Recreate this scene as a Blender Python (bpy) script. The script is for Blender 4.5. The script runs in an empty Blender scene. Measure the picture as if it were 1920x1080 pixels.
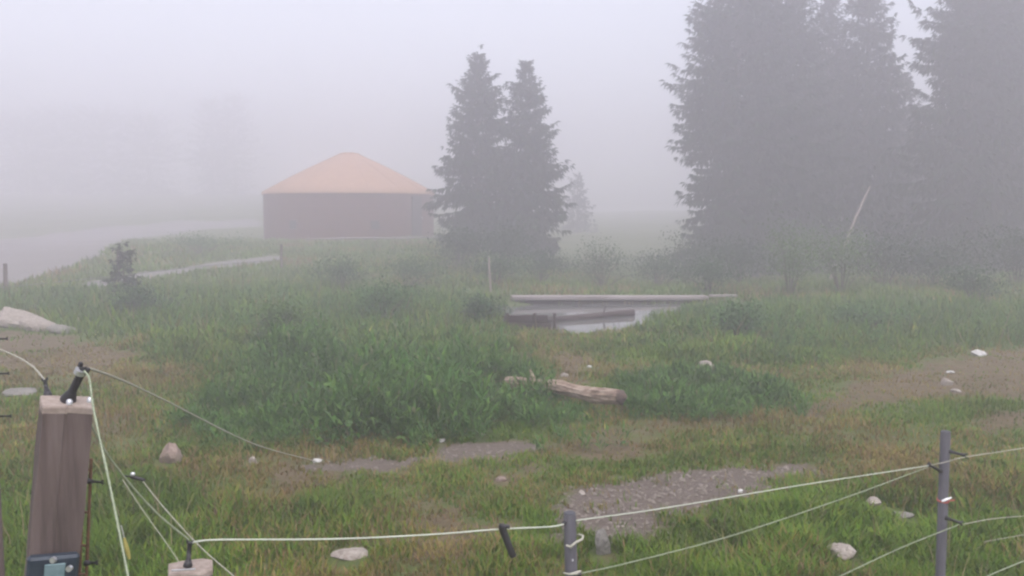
import bpy, math, random
import numpy as np
from mathutils import Vector, Matrix

random.seed(7)
rng = np.random.default_rng(11)
sc = bpy.context.scene
COL = sc.collection

# ------------------------------------------------------------------ camera
CAM = Vector((0.0, 0.0, 2.30))
F = 1660.0                                   # focal length in photograph pixels (1920 wide)
PITCH = math.atan(140.0 / F)
cam_d = bpy.data.cameras.new('camera')
cam_d.sensor_width = 36.0
cam_d.lens = 36.0 * F / 1920.0
cam_d.clip_start = 0.05
cam_d.clip_end = 900.0
cam = bpy.data.objects.new('camera', cam_d)
cam.location = CAM
cam.rotation_euler = (math.pi / 2 - PITCH, 0, 0)
COL.objects.link(cam)
sc.camera = cam

# ------------------------------------------------------------------ sky, sun, exposure
SUN_EL, SUN_AZ = math.radians(66), math.radians(155)
world = bpy.data.worlds.new('World')
sc.world = world
world.use_nodes = True
wn = world.node_tree.nodes
wl = world.node_tree.links
wn.clear()
wo = wn.new('ShaderNodeOutputWorld')
bg = wn.new('ShaderNodeBackground')
sky = wn.new('ShaderNodeTexSky')
sky.sky_type = 'NISHITA'
sky.sun_disc = False
sky.sun_elevation = SUN_EL
sky.sun_rotation = SUN_AZ
sky.air_density = 1.0
sky.dust_density = 4.0
sky.altitude = 1200
hs = wn.new('ShaderNodeHueSaturation')       # overcast: the blue is mostly washed out
hs.inputs['Saturation'].default_value = 0.42
bg.inputs['Strength'].default_value = 0.15
wl.new(sky.outputs[0], hs.inputs['Color'])
wl.new(hs.outputs[0], bg.inputs['Color'])
wl.new(bg.outputs[0], wo.inputs['Surface'])

sun_d = bpy.data.lights.new('sun', 'SUN')
sun_d.energy = 1.5
sun_d.angle = math.radians(60)
sun_d.color = (1.0, 0.955, 0.935)
sun = bpy.data.objects.new('sun', sun_d)
dv = Vector((math.sin(SUN_AZ) * math.cos(SUN_EL), math.cos(SUN_AZ) * math.cos(SUN_EL), math.sin(SUN_EL)))
sun.rotation_euler = dv.to_track_quat('Z', 'Y').to_euler()
sun.location = (0, 0, 40)
COL.objects.link(sun)

sc.view_settings.view_transform = 'Standard'
sc.view_settings.look = 'None'
sc.view_settings.gamma = 1.0
sc.view_settings.use_curve_mapping = False
sc.view_settings.exposure = 1.16
sc.render.engine = 'CYCLES'
cy = sc.cycles
cy.max_bounces = 8
cy.diffuse_bounces = 3
cy.glossy_bounces = 3
cy.transmission_bounces = 4
cy.transparent_max_bounces = 8
cy.volume_bounces = 5
cy.use_denoising = True
cy.denoiser = 'OPENIMAGEDENOISE'
cy.pixel_filter_type = 'BLACKMAN_HARRIS'
cy.filter_width = 2.4                        # a soft webcam lens
HAZE_DENSITY = 0.0200

# ------------------------------------------------------------------ pixel helpers
FWD = Vector((0, math.cos(PITCH), -math.sin(PITCH)))
UPV = Vector((0, math.sin(PITCH), math.cos(PITCH)))


def ray(px, py):
    return Vector((1, 0, 0)) * ((px - 960) / F) + UPV * ((540 - py) / F) + FWD


def at(px, py, Y):
    """the point on the sight line of a photograph pixel that lies Y metres ahead of the camera"""
    r = ray(px, py)
    return CAM + r * (Y / r.y)


# ------------------------------------------------------------------ noise and terrain height
_tab = np.random.default_rng(3).random((256, 256))


def vnoise(x, y, s=1.0, o=0):
    x = np.asarray(x, float) / s + 37.3 + o * 11.7
    y = np.asarray(y, float) / s + 91.1 + o * 5.3
    xi = np.floor(x).astype(int)
    yi = np.floor(y).astype(int)
    fx = x - xi
    fy = y - yi
    fx = fx * fx * (3 - 2 * fx)
    fy = fy * fy * (3 - 2 * fy)
    a = _tab[xi % 256, yi % 256]
    b = _tab[(xi + 1) % 256, yi % 256]
    c = _tab[xi % 256, (yi + 1) % 256]
    d = _tab[(xi + 1) % 256, (yi + 1) % 256]
    return (a * (1 - fx) + b * fx) * (1 - fy) + (c * (1 - fx) + d * fx) * fy


def fbm(x, y, s, o=0, n=3):
    r, a, t = 0, 0.5, 0
    for k in range(n):
        r = r + a * vnoise(x, y, s / 2 ** k, o + k)
        t += a
        a *= 0.55
    return r / t


def sstep(a, b, x):
    t = np.clip((np.asarray(x, float) - a) / (b - a), 0, 1)
    return t * t * (3 - 2 * t)


def in_poly(x, y, poly):
    x = np.asarray(x, float)
    y = np.asarray(y, float)
    ins = np.zeros(np.broadcast(x, y).shape, bool)
    n = len(poly)
    for i in range(n):
        x1, y1 = poly[i]
        x2, y2 = poly[(i + 1) % n]
        c = ((y1 > y) != (y2 > y)) & (x < (x2 - x1) * (y - y1) / ((y2 - y1) or 1e-9) + x1)
        ins ^= c
    return ins


def poly_dist(x, y, poly):
    """signed distance, negative inside"""
    x = np.asarray(x, float)
    y = np.asarray(y, float)
    d = np.full(np.broadcast(x, y).shape, 1e9)
    n = len(poly)
    for i in range(n):
        x1, y1 = poly[i]
        x2, y2 = poly[(i + 1) % n]
        dx, dy = x2 - x1, y2 - y1
        t = np.clip(((x - x1) * dx + (y - y1) * dy) / (dx * dx + dy * dy + 1e-12), 0, 1)
        d = np.minimum(d, np.hypot(x - x1 - t * dx, y - y1 - t * dy))
    return np.where(in_poly(x, y, poly), -d, d)


def plane_pt(px, py, z=0.0):
    r = ray(px, py)
    t = (z - CAM.z) / r.z
    p = CAM + r * t
    return (p.x, p.y)


WATER_Z = -0.10
POND = [plane_pt(*q, WATER_Z) for q in [(930, 577), (1010, 571), (1270, 571), (1268, 588), (1185, 616), (1150, 634), (1040, 636), (955, 622)]]


def h_big(x, y):
    x = np.asarray(x, float)
    y = np.asarray(y, float)
    left = 1 - sstep(-3.0, 5.0, x)
    z = left * 0.75 * sstep(24, 44, y - 0.10 * x)
    z = z - (1 - left) * 0.60 * sstep(24, 40, y) + (1 - left) * 0.9 * sstep(46, 70, y)
    far = np.clip(y - 60, 0, 90)
    z = z + far * (0.022 + 0.03 * (1 - sstep(-25, 10, x)))
    z = z + 0.5 * sstep(6, 30, x) * sstep(10, 25, y)
    z = z - 0.20 * sstep(3.5, -6, y) * 0
    return z


def hgt(x, y):
    x = np.asarray(x, float)
    y = np.asarray(y, float)
    near = 1 - sstep(26, 40, np.hypot(x, y))
    z = h_big(x, y) + (fbm(x, y, 3.2, 1) - 0.5) * (0.16 + 0.25 * sstep(18, 40, y)) + (fbm(x, y, 0.45, 5, 2) - 0.5) * 0.05 * near
    z = z - 0.16 * np.exp(-((x - 4.6) / 2.2) ** 2 - ((y - 22.6) / 1.8) ** 2)
    pd = poly_dist(x, y, POND)
    k = sstep(-0.55, 0.35, pd)
    z = z * k + (1 - k) * -0.50
    return z


def gpt(px, py, lift=0.0):
    """where the sight line of a pixel meets the ground"""
    r = ray(px, py)
    t = 3.0
    while t < 160:
        p = CAM + r * t
        if p.z < float(hgt(p.x, p.y)):
            lo, hi = t - 0.25, t
            for _ in range(16):
                m = (lo + hi) / 2
                p = CAM + r * m
                if p.z < float(hgt(p.x, p.y)):
                    hi = m
                else:
                    lo = m
            break
        t += 0.25
    p = CAM + r * t
    return Vector((p.x, p.y, float(hgt(p.x, p.y)) + lift))


def gpoly(pts):
    return [tuple(gpt(*q))[:2] for q in pts]


# ------------------------------------------------------------------ object helpers
def tag(o, label=None, cat=None, group=None, kind=None):
    if label:
        o['label'] = label
    if cat:
        o['category'] = cat
    if group:
        o['group'] = group
    if kind:
        o['kind'] = kind
    return o


def empty(name, loc):
    o = bpy.data.objects.new(name, None)
    o.empty_display_size = 0.2
    o.location = loc
    COL.objects.link(o)
    return o


def link_mesh(name, me, mat, parent=None, loc=None):
    o = bpy.data.objects.new(name, me)
    if mat is not None and not me.materials:
        me.materials.append(mat)
    COL.objects.link(o)
    if parent is not None:
        o.parent = parent
    if loc is not None:
        o.location = loc
    return o


class MB:
    """collects simple shapes into one mesh"""
    def __init__(self):
        self.v, self.f, self.s = [], [], []

    def _add(self, vs, fs, smooth):
        n = len(self.v)
        self.v += [tuple(v) for v in vs]
        self.f += [tuple(i + n for i in f) for f in fs]
        self.s += [smooth] * len(fs)

    def tube(self, pts, rad, sides=8, cap=True, smooth=True, rough=0.0):
        pts = [Vector(p) for p in pts]
        n = len(pts)
        if not hasattr(rad, '__len__'):
            rad = [rad] * n
        vs, fs = [], []
        ref = None
        for i, p in enumerate(pts):
            t = (pts[min(i + 1, n - 1)] - pts[max(i - 1, 0)]).normalized()
            if ref is None:
                a = Vector((0, 0, 1)) if abs(t.z) < 0.9 else Vector((1, 0, 0))
                ref = t.cross(a).normalized()
            ref = (ref - t * ref.dot(t)).normalized()
            b = t.cross(ref)
            for k in range(sides):
                an = 2 * math.pi * k / sides
                q = 1 + rough * (math.sin(k * 2.9 + i * .45) + .6 * math.sin(k * 5.3 - i * 1.3)) if rough else 1
                vs.append(p + (ref * math.cos(an) + b * math.sin(an)) * rad[i] * q)
        for i in range(n - 1):
            for k in range(sides):
                k2 = (k + 1) % sides
                fs.append((i * sides + k, i * sides + k2, (i + 1) * sides + k2, (i + 1) * sides + k))
        self._add(vs, fs, smooth)
        if cap:
            self._add(vs[:sides], [tuple(range(sides - 1, -1, -1))], False)
            self._add(vs[-sides:], [tuple(range(sides))], False)
        return self

    def box(self, c, size, mat=None, bev=0.0):
        """box with chamfered edges; mat is an optional 3x3/4x4 rotation"""
        c = Vector(c)
        hx, hy, hz = size[0] / 2, size[1] / 2, size[2] / 2
        b = min(bev, hx * .9, hy * .9, hz * .9)
        vs, idx, fs = [], {}, []
        if b <= 0:
            for sx in (-1, 1):
                for sy in (-1, 1):
                    for sz in (-1, 1):
                        vs.append(Vector((sx * hx, sy * hy, sz * hz)))
            fs = [(0, 1, 3, 2), (4, 6, 7, 5), (0, 4, 5, 1), (2, 3, 7, 6), (0, 2, 6, 4), (1, 5, 7, 3)]
        else:
            for sx in (-1, 1):
                for sy in (-1, 1):
                    for sz in (-1, 1):
                        for ax in range(3):
                            p = [sx * (hx - b), sy * (hy - b), sz * (hz - b)]
                            p[ax] = (sx * hx, sy * hy, sz * hz)[ax]
                            idx[(sx, sy, sz, ax)] = len(vs)
                            vs.append(Vector(p))
            S = (-1, 1)
            for ax in range(3):
                o = [a for a in range(3) if a != ax]
                for s in S:
                    q = []
                    for (u, w) in ((-1, -1), (1, -1), (1, 1), (-1, 1)):
                        k = [0, 0, 0]
                        k[ax] = s
                        k[o[0]] = u
                        k[o[1]] = w
                        q.append(idx[(*k, ax)])
                    fs.append(tuple(q))
            for ax in range(3):
                o = [a for a in range(3) if a != ax]
                for u in S:
                    for w in S:
                        q = []
                        for s, face in ((-1, o[0]), (1, o[0]), (1, o[1]), (-1, o[1])):
                            k = [0, 0, 0]
                            k[ax] = s
                            k[o[0]] = u
                            k[o[1]] = w
                            q.append(idx[(*k, face)])
                        fs.append(tuple(q))
            for sx in S:
                for sy in S:
                    for sz in S:
                        fs.append(tuple(idx[(sx, sy, sz, a)] for a in range(3)))
        if mat is not None:
            vs = [mat @ v for v in vs]
        self._add([c + v for v in vs], fs, False)
        return self

    def lathe(self, prof, sides=24, c=(0, 0, 0), smooth=True):
        c = Vector(c)
        vs, fs = [], []
        for r, z in prof:
            for k in range(sides):
                a = 2 * math.pi * k / sides
                vs.append(c + Vector((r * math.cos(a), r * math.sin(a), z)))
        for i in range(len(prof) - 1):
            for k in range(sides):
                k2 = (k + 1) % sides
                fs.append((i * sides + k, i * sides + k2, (i + 1) * sides + k2, (i + 1) * sides + k))
        self._add(vs, fs, smooth)
        return self

    def build(self, name, mat, parent=None, loc=None, offset=None):
        me = bpy.data.meshes.new(name)
        v = self.v
        if offset is not None:
            v = [tuple(Vector(p) - Vector(offset)) for p in v]
        me.from_pydata(v, [], self.f)
        me.polygons.foreach_set('use_smooth', self.s)
        me.update()
        import bmesh
        bm = bmesh.new()
        bm.from_mesh(me)
        bmesh.ops.recalc_face_normals(bm, faces=bm.faces)
        bm.to_mesh(me)
        bm.free()
        return link_mesh(name, me, mat, parent, loc if loc is not None else (offset if parent is None else None))


def np_mesh(name, verts, faces, cols=None, smooth=False):
    """verts (n,3); faces (m,k) all with the same k"""
    me = bpy.data.meshes.new(name)
    verts = np.ascontiguousarray(verts, np.float32)
    faces = np.ascontiguousarray(faces, np.int32)
    m, k = faces.shape
    me.vertices.add(len(verts))
    me.vertices.foreach_set('co', verts.ravel())
    me.loops.add(m * k)
    me.loops.foreach_set('vertex_index', faces.ravel())
    me.polygons.add(m)
    me.polygons.foreach_set('loop_start', np.arange(0, m * k, k, dtype=np.int32))
    me.polygons.foreach_set('use_smooth', np.full(m, smooth, bool))
    if cols is not None:
        a = me.attributes.new('col', 'FLOAT_COLOR', 'POINT')
        c4 = np.ones((len(verts), 4), np.float32)
        c4[:, :3] = cols
        a.data.foreach_set('color', c4.ravel())
    me.update(calc_edges=True)
    return me


# ------------------------------------------------------------------ materials
def mat_new(name):
    m = bpy.data.materials.new(name)
    m.use_nodes = True
    nt = m.node_tree
    nt.nodes.clear()
    out = nt.nodes.new('ShaderNodeOutputMaterial')
    return m, nt, out


def N(nt, t, **kw):
    n = nt.nodes.new(t)
    for k, v in kw.items():
        if k in n.inputs:
            n.inputs[k].default_value = v
        else:
            setattr(n, k, v)
    return n


def ramp(nt, fac, stops):
    r = nt.nodes.new('ShaderNodeValToRGB')
    e = r.color_ramp.elements
    while len(e) < len(stops):
        e.new(0.5)
    for i, (p, c) in enumerate(stops):
        e[i].position = p
        e[i].color = (*c, 1)
    nt.links.new(fac, r.inputs[0])
    return r.outputs[0]


def simple(name, c1, c2, scale=8, rough=0.7, bump=0.3, stretch=(1, 1, 1), detail=6, dist=0.01, spec=0.3, metal=0.0, c3=None):
    m, nt, out = mat_new(name)
    L = nt.links
    b = N(nt, 'ShaderNodeBsdfPrincipled', Roughness=rough, Metallic=metal)
    b.inputs['Specular IOR Level'].default_value = spec
    tc = nt.nodes.new('ShaderNodeTexCoord')
    mp = nt.nodes.new('ShaderNodeMapping')
    mp.inputs['Scale'].default_value = stretch
    L.new(tc.outputs['Object'], mp.inputs[0])
    n1 = N(nt, 'ShaderNodeTexNoise', Scale=scale, Detail=detail, Roughness=0.65)
    L.new(mp.outputs[0], n1.inputs['Vector'])
    stops = [(0.3, c1), (0.7, c2)] if c3 is None else [(0.28, c1), (0.5, c2), (0.72, c3)]
    L.new(ramp(nt, n1.outputs[0], stops), b.inputs['Base Color'])
    if bump:
        n2 = N(nt, 'ShaderNodeTexNoise', Scale=scale * 3, Detail=5)
        L.new(mp.outputs[0], n2.inputs['Vector'])
        bu = N(nt, 'ShaderNodeBump', Strength=bump, Distance=dist)
        L.new(n2.outputs[0], bu.inputs['Height'])
        L.new(bu.outputs[0], b.inputs['Normal'])
    L.new(b.outputs[0], out.inputs['Surface'])
    return m


def leaf_mat(name, trans=0.3, tint=None, rough=0.75):
    """colour comes from the 'col' attribute of the leaf-sized faces"""
    m, nt, out = mat_new(name)
    L = nt.links
    a = nt.nodes.new('ShaderNodeAttribute')
    a.attribute_name = 'col'
    d = N(nt, 'ShaderNodeBsdfPrincipled', Roughness=rough)
    d.inputs['Specular IOR Level'].default_value = 0.15
    t = nt.nodes.new('ShaderNodeBsdfTranslucent')
    mx = nt.nodes.new('ShaderNodeMixShader')
    mx.inputs[0].default_value = trans
    L.new(a.outputs['Color'], d.inputs['Base Color'])
    L.new(a.outputs['Color'], t.inputs['Color'])
    L.new(d.outputs[0], mx.inputs[1])
    L.new(t.outputs[0], mx.inputs[2])
    L.new(mx.outputs[0], out.inputs['Surface'])
    return m


M = {}
M['leaf'] = leaf_mat('grass_blades')
M['herb'] = leaf_mat('herb_leaves', 0.35)
M['needle'] = leaf_mat('spruce_needles', 0.12)
M['bark'] = simple('spruce_bark', (0.05, 0.04, 0.033), (0.13, 0.105, 0.085), 9, 0.9, 0.6, (1, 1, .35))
M['pole'] = simple('bleached_pole', (0.22, 0.18, 0.155), (0.32, 0.27, 0.24), 9, 0.85, 0.2, (1, 1, .2))
M['wood'] = simple('weathered_post_wood', (0.055, 0.040, 0.037), (0.125, 0.093, 0.086), 16, 0.85, 0.6, (1, 1, .06), dist=0.004, c3=(0.17, 0.135, 0.125))
M['endgrain'] = simple('pale_cut_wood', (0.20, 0.155, 0.13), (0.36, 0.30, 0.26), 30, 0.85, 0.4, dist=0.003)
M['timber'] = simple('grey_timber', (0.16, 0.135, 0.13), (0.34, 0.30, 0.29), 5, 0.8, 0.35, (.15, 1, 1))
M['darktimber'] = simple('dark_timber', (0.022, 0.014, 0.013), (0.065, 0.042, 0.04), 5, 0.7, 0.4, (.2, 1, 1))  # much darker and browner than the grey timber
M['log'] = simple('bare_log_wood', (0.07, 0.045, 0.032), (0.26, 0.19, 0.145), 14, 0.9, 0.9, (.25, 1, 1), dist=0.02, c3=(0.42, 0.34, 0.28))
M['logdark'] = simple('dark_log_end', (0.05, 0.035, 0.03), (0.13, 0.09, 0.075), 20, 0.9, 0.5)  # darker brown than the wood of the log's trunk
M['black'] = simple('black_plastic', (0.010, 0.009, 0.011), (0.028, 0.025, 0.03), 40, 0.5, 0.15, spec=0.45, dist=0.001)
M['plastic'] = simple('grey_recycled_plastic', (0.085, 0.080, 0.098), (0.15, 0.142, 0.165), 26, 0.62, 0.35, (1, 1, .12), dist=0.002, spec=0.4)
M['plasticdark'] = simple('dark_post_top', (0.05, 0.05, 0.06), (0.09, 0.09, 0.10), 30, 0.7, 0.3, dist=0.002)
M['rope'] = simple('white_fence_rope', (0.36, 0.38, 0.31), (0.56, 0.58, 0.50), 160, 0.7, 0.3, dist=0.001)
M['oldrope'] = simple('old_fence_rope', (0.27, 0.26, 0.21), (0.44, 0.42, 0.36), 120, 0.8, 0.3, dist=0.001)
M['greenrope'] = simple('greenish_fence_rope', (0.18, 0.21, 0.14), (0.32, 0.35, 0.25), 120, 0.75, 0.3, dist=0.001)
M['wire'] = simple('dull_wire', (0.10, 0.10, 0.11), (0.2, 0.2, 0.21), 60, 0.5, 0, metal=0.5)
M['rust'] = simple('rusty_iron', (0.07, 0.035, 0.02), (0.20, 0.10, 0.055), 60, 0.85, 0.5, dist=0.002)
M['steel'] = simple('galvanised_steel', (0.5, 0.5, 0.52), (0.72, 0.72, 0.74), 60, 0.35, 0.1, metal=0.8, dist=0.001)
M['blue'] = simple('dark_blue_plastic', (0.012, 0.02, 0.034), (0.026, 0.038, 0.055), 30, 0.5, 0.1, spec=0.4, dist=0.001)
M['teal'] = simple('faded_teal_label', (0.10, 0.17, 0.19), (0.18, 0.25, 0.265), 40, 0.6, 0.0)
M['yellow'] = simple('faded_yellow_plastic', (0.24, 0.20, 0.05), (0.34, 0.30, 0.09), 60, 0.6, 0.1, dist=0.001)
M['red'] = simple('red_tape', (0.35, 0.07, 0.06), (0.5, 0.13, 0.11), 60, 0.6, 0)
M['white'] = simple('white_plastic', (0.72, 0.72, 0.72), (0.85, 0.85, 0.85), 30, 0.5, 0)
M['rock'] = simple('pale_limestone', (0.20, 0.165, 0.14), (0.38, 0.34, 0.30), 14, 0.9, 0.8, dist=0.02)
M['rockpink'] = simple('pinkish_stone', (0.17, 0.12, 0.10), (0.29, 0.225, 0.19), 12, 0.9, 0.8, dist=0.02)
M['rockgrey'] = simple('grey_stone', (0.12, 0.112, 0.10), (0.24, 0.225, 0.205), 12, 0.9, 0.8, dist=0.02)
M['rockwhite'] = simple('white_stone', (0.36, 0.35, 0.33), (0.56, 0.55, 0.53), 14, 0.85, 0.6, dist=0.02)
M['canvas'] = simple('orange_roof_canvas', (0.34, 0.19, 0.115), (0.42, 0.25, 0.155), 2.5, 0.8, 0.2, dist=0.02)
M['feltwall'] = simple('brown_wall_canvas', (0.085, 0.024, 0.020), (0.125, 0.042, 0.034), 2.5, 0.85, 0.2, dist=0.02)
M['trim'] = simple('pale_trim', (0.5, 0.47, 0.45), (0.65, 0.62, 0.6), 8, 0.7, 0)
M['glassdark'] = simple('dark_window_pane', (0.02, 0.022, 0.025), (0.03, 0.032, 0.035), 4, 0.15, 0, spec=0.5)
M['pebble'] = simple('pebbles', (0.12, 0.098, 0.082), (0.26, 0.225, 0.195), 20, 0.9, 0.3)


def terrain_material():
    m, nt, out = mat_new('meadow_soil')
    L = nt.links
    b = N(nt, 'ShaderNodeBsdfPrincipled', Roughness=0.95)
    b.inputs['Specular IOR Level'].default_value = 0.1
    tc = nt.nodes.new('ShaderNodeTexCoord')

    def noise(s, d=6, r=0.65):
        n = N(nt, 'ShaderNodeTexNoise', Scale=s, Detail=d, Roughness=r)
        L.new(tc.outputs['Object'], n.inputs['Vector'])
        return n.outputs[0]

    def attr(nm):
        a = nt.nodes.new('ShaderNodeAttribute')
        a.attribute_name = nm
        return a.outputs['Fac']

    def mix(f, a, c):
        x = nt.nodes.new('ShaderNodeMix')
        x.data_type = 'RGBA'
        L.new(f, x.inputs['Factor'])
        L.new(a, x.inputs['A'])
        L.new(c, x.inputs['B'])
        return x.outputs['Result']

    def edge(a, s):                           # breaks the outline of a patch up with noise
        q = N(nt, 'ShaderNodeMath', operation='SUBTRACT')
        L.new(noise(s, 7, 0.7), q.inputs[0])
        q.inputs[1].default_value = 0.5
        w = N(nt, 'ShaderNodeMath', operation='MULTIPLY_ADD')
        L.new(q.outputs[0], w.inputs[0])
        w.inputs[1].default_value = 1.5
        L.new(a, w.inputs[2])
        mr = N(nt, 'ShaderNodeMapRange')
        mr.inputs['From Min'].default_value = 0.35
        mr.inputs['From Max'].default_value = 0.65
        L.new(w.outputs[0], mr.inputs['Value'])
        return mr.outputs[0]

    green = ramp(nt, noise(1.6, 8), [(0.25, (0.05, 0.075, 0.022)), (0.5, (0.09, 0.115, 0.035)), (0.75, (0.13, 0.12, 0.055))])
    dirt = ramp(nt, noise(5, 9, 0.75), [(0.25, (0.07, 0.052, 0.030)), (0.5, (0.12, 0.092, 0.055)), (0.75, (0.18, 0.14, 0.095))])
    grav = ramp(nt, noise(26, 9, 0.8), [(0.25, (0.068, 0.053, 0.043)), (0.5, (0.125, 0.101, 0.086)), (0.75, (0.205, 0.170, 0.147))])
    c = mix(edge(attr('dirt'), 3.0), green, dirt)
    c = mix(edge(attr('gravel'), 7.0), c, grav)
    pale = ramp(nt, noise(9, 9, 0.8), [(0.25, (0.13, 0.12, 0.115)), (0.5, (0.20, 0.185, 0.18)), (0.75, (0.27, 0.255, 0.25))])
    c = mix(edge(attr('track'), 2.0), c, pale)
    L.new(c, b.inputs['Base Color'])
    bu = N(nt, 'ShaderNodeBump', Strength=0.7, Distance=0.03)
    L.new(noise(22, 8, 0.8), bu.inputs['Height'])
    L.new(bu.outputs[0], b.inputs['Normal'])
    L.new(b.outputs[0], out.inputs['Surface'])
    return m


M['soil'] = terrain_material()


def water_material():
    m, nt, out = mat_new('pond_water')
    L = nt.links
    b = N(nt, 'ShaderNodeBsdfPrincipled', Roughness=0.04, IOR=1.33)
    b.inputs['Base Color'].default_value = (0.12, 0.12, 0.115, 1)
    b.inputs['Specular IOR Level'].default_value = 0.9
    tc = nt.nodes.new('ShaderNodeTexCoord')
    n = N(nt, 'ShaderNodeTexNoise', Scale=6.0, Detail=3)
    L.new(tc.outputs['Object'], n.inputs['Vector'])
    bu = N(nt, 'ShaderNodeBump', Strength=0.05, Distance=0.02)
    L.new(n.outputs[0], bu.inputs['Height'])
    L.new(bu.outputs[0], b.inputs['Normal'])
    L.new(b.outputs[0], out.inputs['Surface'])
    return m


M['water'] = water_material()

# ------------------------------------------------------------------ patches of the meadow (outlines on the ground)
GRAVEL = [gpoly(p) for p in [
    [(1030, 965), (1060, 932), (1190, 905), (1300, 892), (1440, 880), (1545, 884), (1530, 906), (1420, 936), (1310, 966), (1230, 1000), (1210, 1026), (1110, 1034), (1040, 1022)],
    [(590, 866), (760, 860), (880, 844), (1010, 834), (1045, 840), (970, 858), (865, 871), (700, 888), (595, 884)],
]]
TRACK = [gpoly(p) for p in [
    [(-600, 520), (-200, 478), (0, 448), (150, 432), (330, 414), (480, 410), (500, 424), (380, 430), (250, 448), (180, 486), (60, 520), (-200, 575), (-600, 620)],
    [(150, 534), (270, 512), (400, 492), (520, 480), (530, 488), (420, 502), (280, 524), (160, 545)],
]]
DIRT = [gpoly(p) for p in [
    [(-200, 615), (0, 618), (130, 632), (265, 668), (190, 694), (60, 690), (-200, 700)],
    [(1480, 772), (1600, 722), (1750, 686), (1920, 655), (2100, 650), (2100, 765), (1920, 760), (1800, 738), (1650, 765), (1540, 795)],
    [(1820, 790), (1930, 768), (2000, 780), (1930, 815), (1850, 815)],
    [(1030, 838), (1190, 826), (1240, 845), (1120, 868), (1040, 866)],
    [(770, 930), (830, 950), (915, 985), (920, 1015), (850, 1006), (790, 975)],
    [(740, 1036), (905, 1026), (930, 1068), (900, 1100), (760, 1090)],
    [(520, 862), (620, 870), (640, 905), (540, 940), (500, 915)],
    [(1060, 660), (1110, 670), (1090, 720), (1020, 730), (1020, 705)],
    [(930, 890), (1010, 872), (1030, 895), (960, 920), (910, 915)],
]]
HERB = [gpoly(p) for p in [
    [(390, 780), (440, 700), (560, 668), (760, 672), (940, 690), (1010, 736), (1165, 790), (1060, 812), (900, 834), (720, 848), (560, 852), (450, 826)],
    [(1182, 784), (1160, 735), (1200, 712), (1310, 708), (1420, 716), (1500, 742), (1490, 772), (1400, 790), (1280, 795)],
]]
LUSH = [gpoly(p) for p in [
    [(-400, 560), (0, 560), (250, 545), (600, 535), (930, 570), (950, 640), (1010, 660), (960, 700), (560, 690), (420, 720), (260, 640), (100, 600), (-400, 610)],
    [(1180, 640), (1260, 590), (1400, 575), (1960, 575), (2300, 590), (2300, 650), (1900, 650), (1700, 650), (1450, 690), (1240, 690)],
]]


GREEN = [gpoly(p) for p in [
    [(1200, 1030), (1330, 975), (1560, 915), (1700, 890), (2000, 870), (2200, 900), (2200, 1150), (1180, 1150)],
    [(480, 970), (560, 945), (640, 960), (660, 1000), (540, 1015), (460, 1000)],
    [(-100, 900), (120, 860), (260, 910), (420, 960), (440, 1100), (-100, 1100)],
]]


def weight(polys, x, y, soft):
    w = np.zeros(np.broadcast(x, y).shape)
    k = np.minimum(1.0, soft * 2.5)            # ragged outlines
    x, y = x + k * 0.8 * (fbm(x, y, 0.5, 131) - .5), y + k * 0.9 * (fbm(x, y, 0.55, 137) - .5)
    for p in polys:
        d = poly_dist(x, y, p)
        w = np.maximum(w, 1 - sstep(-soft, soft, d))
    return w


# ------------------------------------------------------------------ ground: one sheet to beyond the fog
def graded(lo, hi, dlo, dhi, step, grow=1.09):
    a = list(np.arange(dlo, dhi + 1e-6, step))
    s = step
    while a[-1] < hi:
        s = min(s * grow, 8)
        a.append(a[-1] + s)
    s = step
    pre = []
    q = dlo
    while q > lo:
        s = min(s * grow, 8)
        q -= s
        pre.append(q)
    return np.array(pre[::-1] + a)


gx = graded(-170, 170, -6.5, 7.5, 0.075, 1.035)
gy = graded(-60, 230, 4.2, 15, 0.07, 1.03)
GX, GY = np.meshgrid(gx, gy)
GZ = hgt(GX, GY)
nx, ny = len(gx), len(gy)
idx = np.arange(nx * ny).reshape(ny, nx)
gf = np.stack([idx[:-1, :-1], idx[:-1, 1:], idx[1:, 1:], idx[1:, :-1]], -1).reshape(-1, 4)
me = np_mesh('ground', np.stack([GX, GY, GZ], -1).reshape(-1, 3), gf, smooth=True)
for nm, val in (('gravel', weight(GRAVEL, GX, GY, 0.24)), ('track', weight(TRACK, GX, GY, 0.4)),
                ('dirt', np.maximum(np.maximum(weight(DIRT, GX, GY, 0.3) * 0.9, 0.95 * weight(GRAVEL, GX, GY, 0.55)), 0.55 * sstep(0.52, 0.75, fbm(GX, GY, 1.3, 9)) * (GY < 14)))):
    a = me.attributes.new(nm, 'FLOAT', 'POINT')
    a.data.foreach_set('value', np.ascontiguousarray(val.ravel(), np.float32))
ground = link_mesh('ground', me, M['soil'])
tag(ground, kind='structure')

# pond water
cx = sum(p[0] for p in POND) / len(POND)
cyy = sum(p[1] for p in POND) / len(POND)
wv = [(cx + (p[0] - cx) * 1.12, cyy + (p[1] - cyy) * 1.12, WATER_Z) for p in POND]
wme = bpy.data.meshes.new('pond_water')
wme.from_pydata(wv, [], [tuple(range(len(wv)))])
wo_ = link_mesh('pond_water', wme, M['water'])
tag(wo_, kind='structure')

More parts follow.
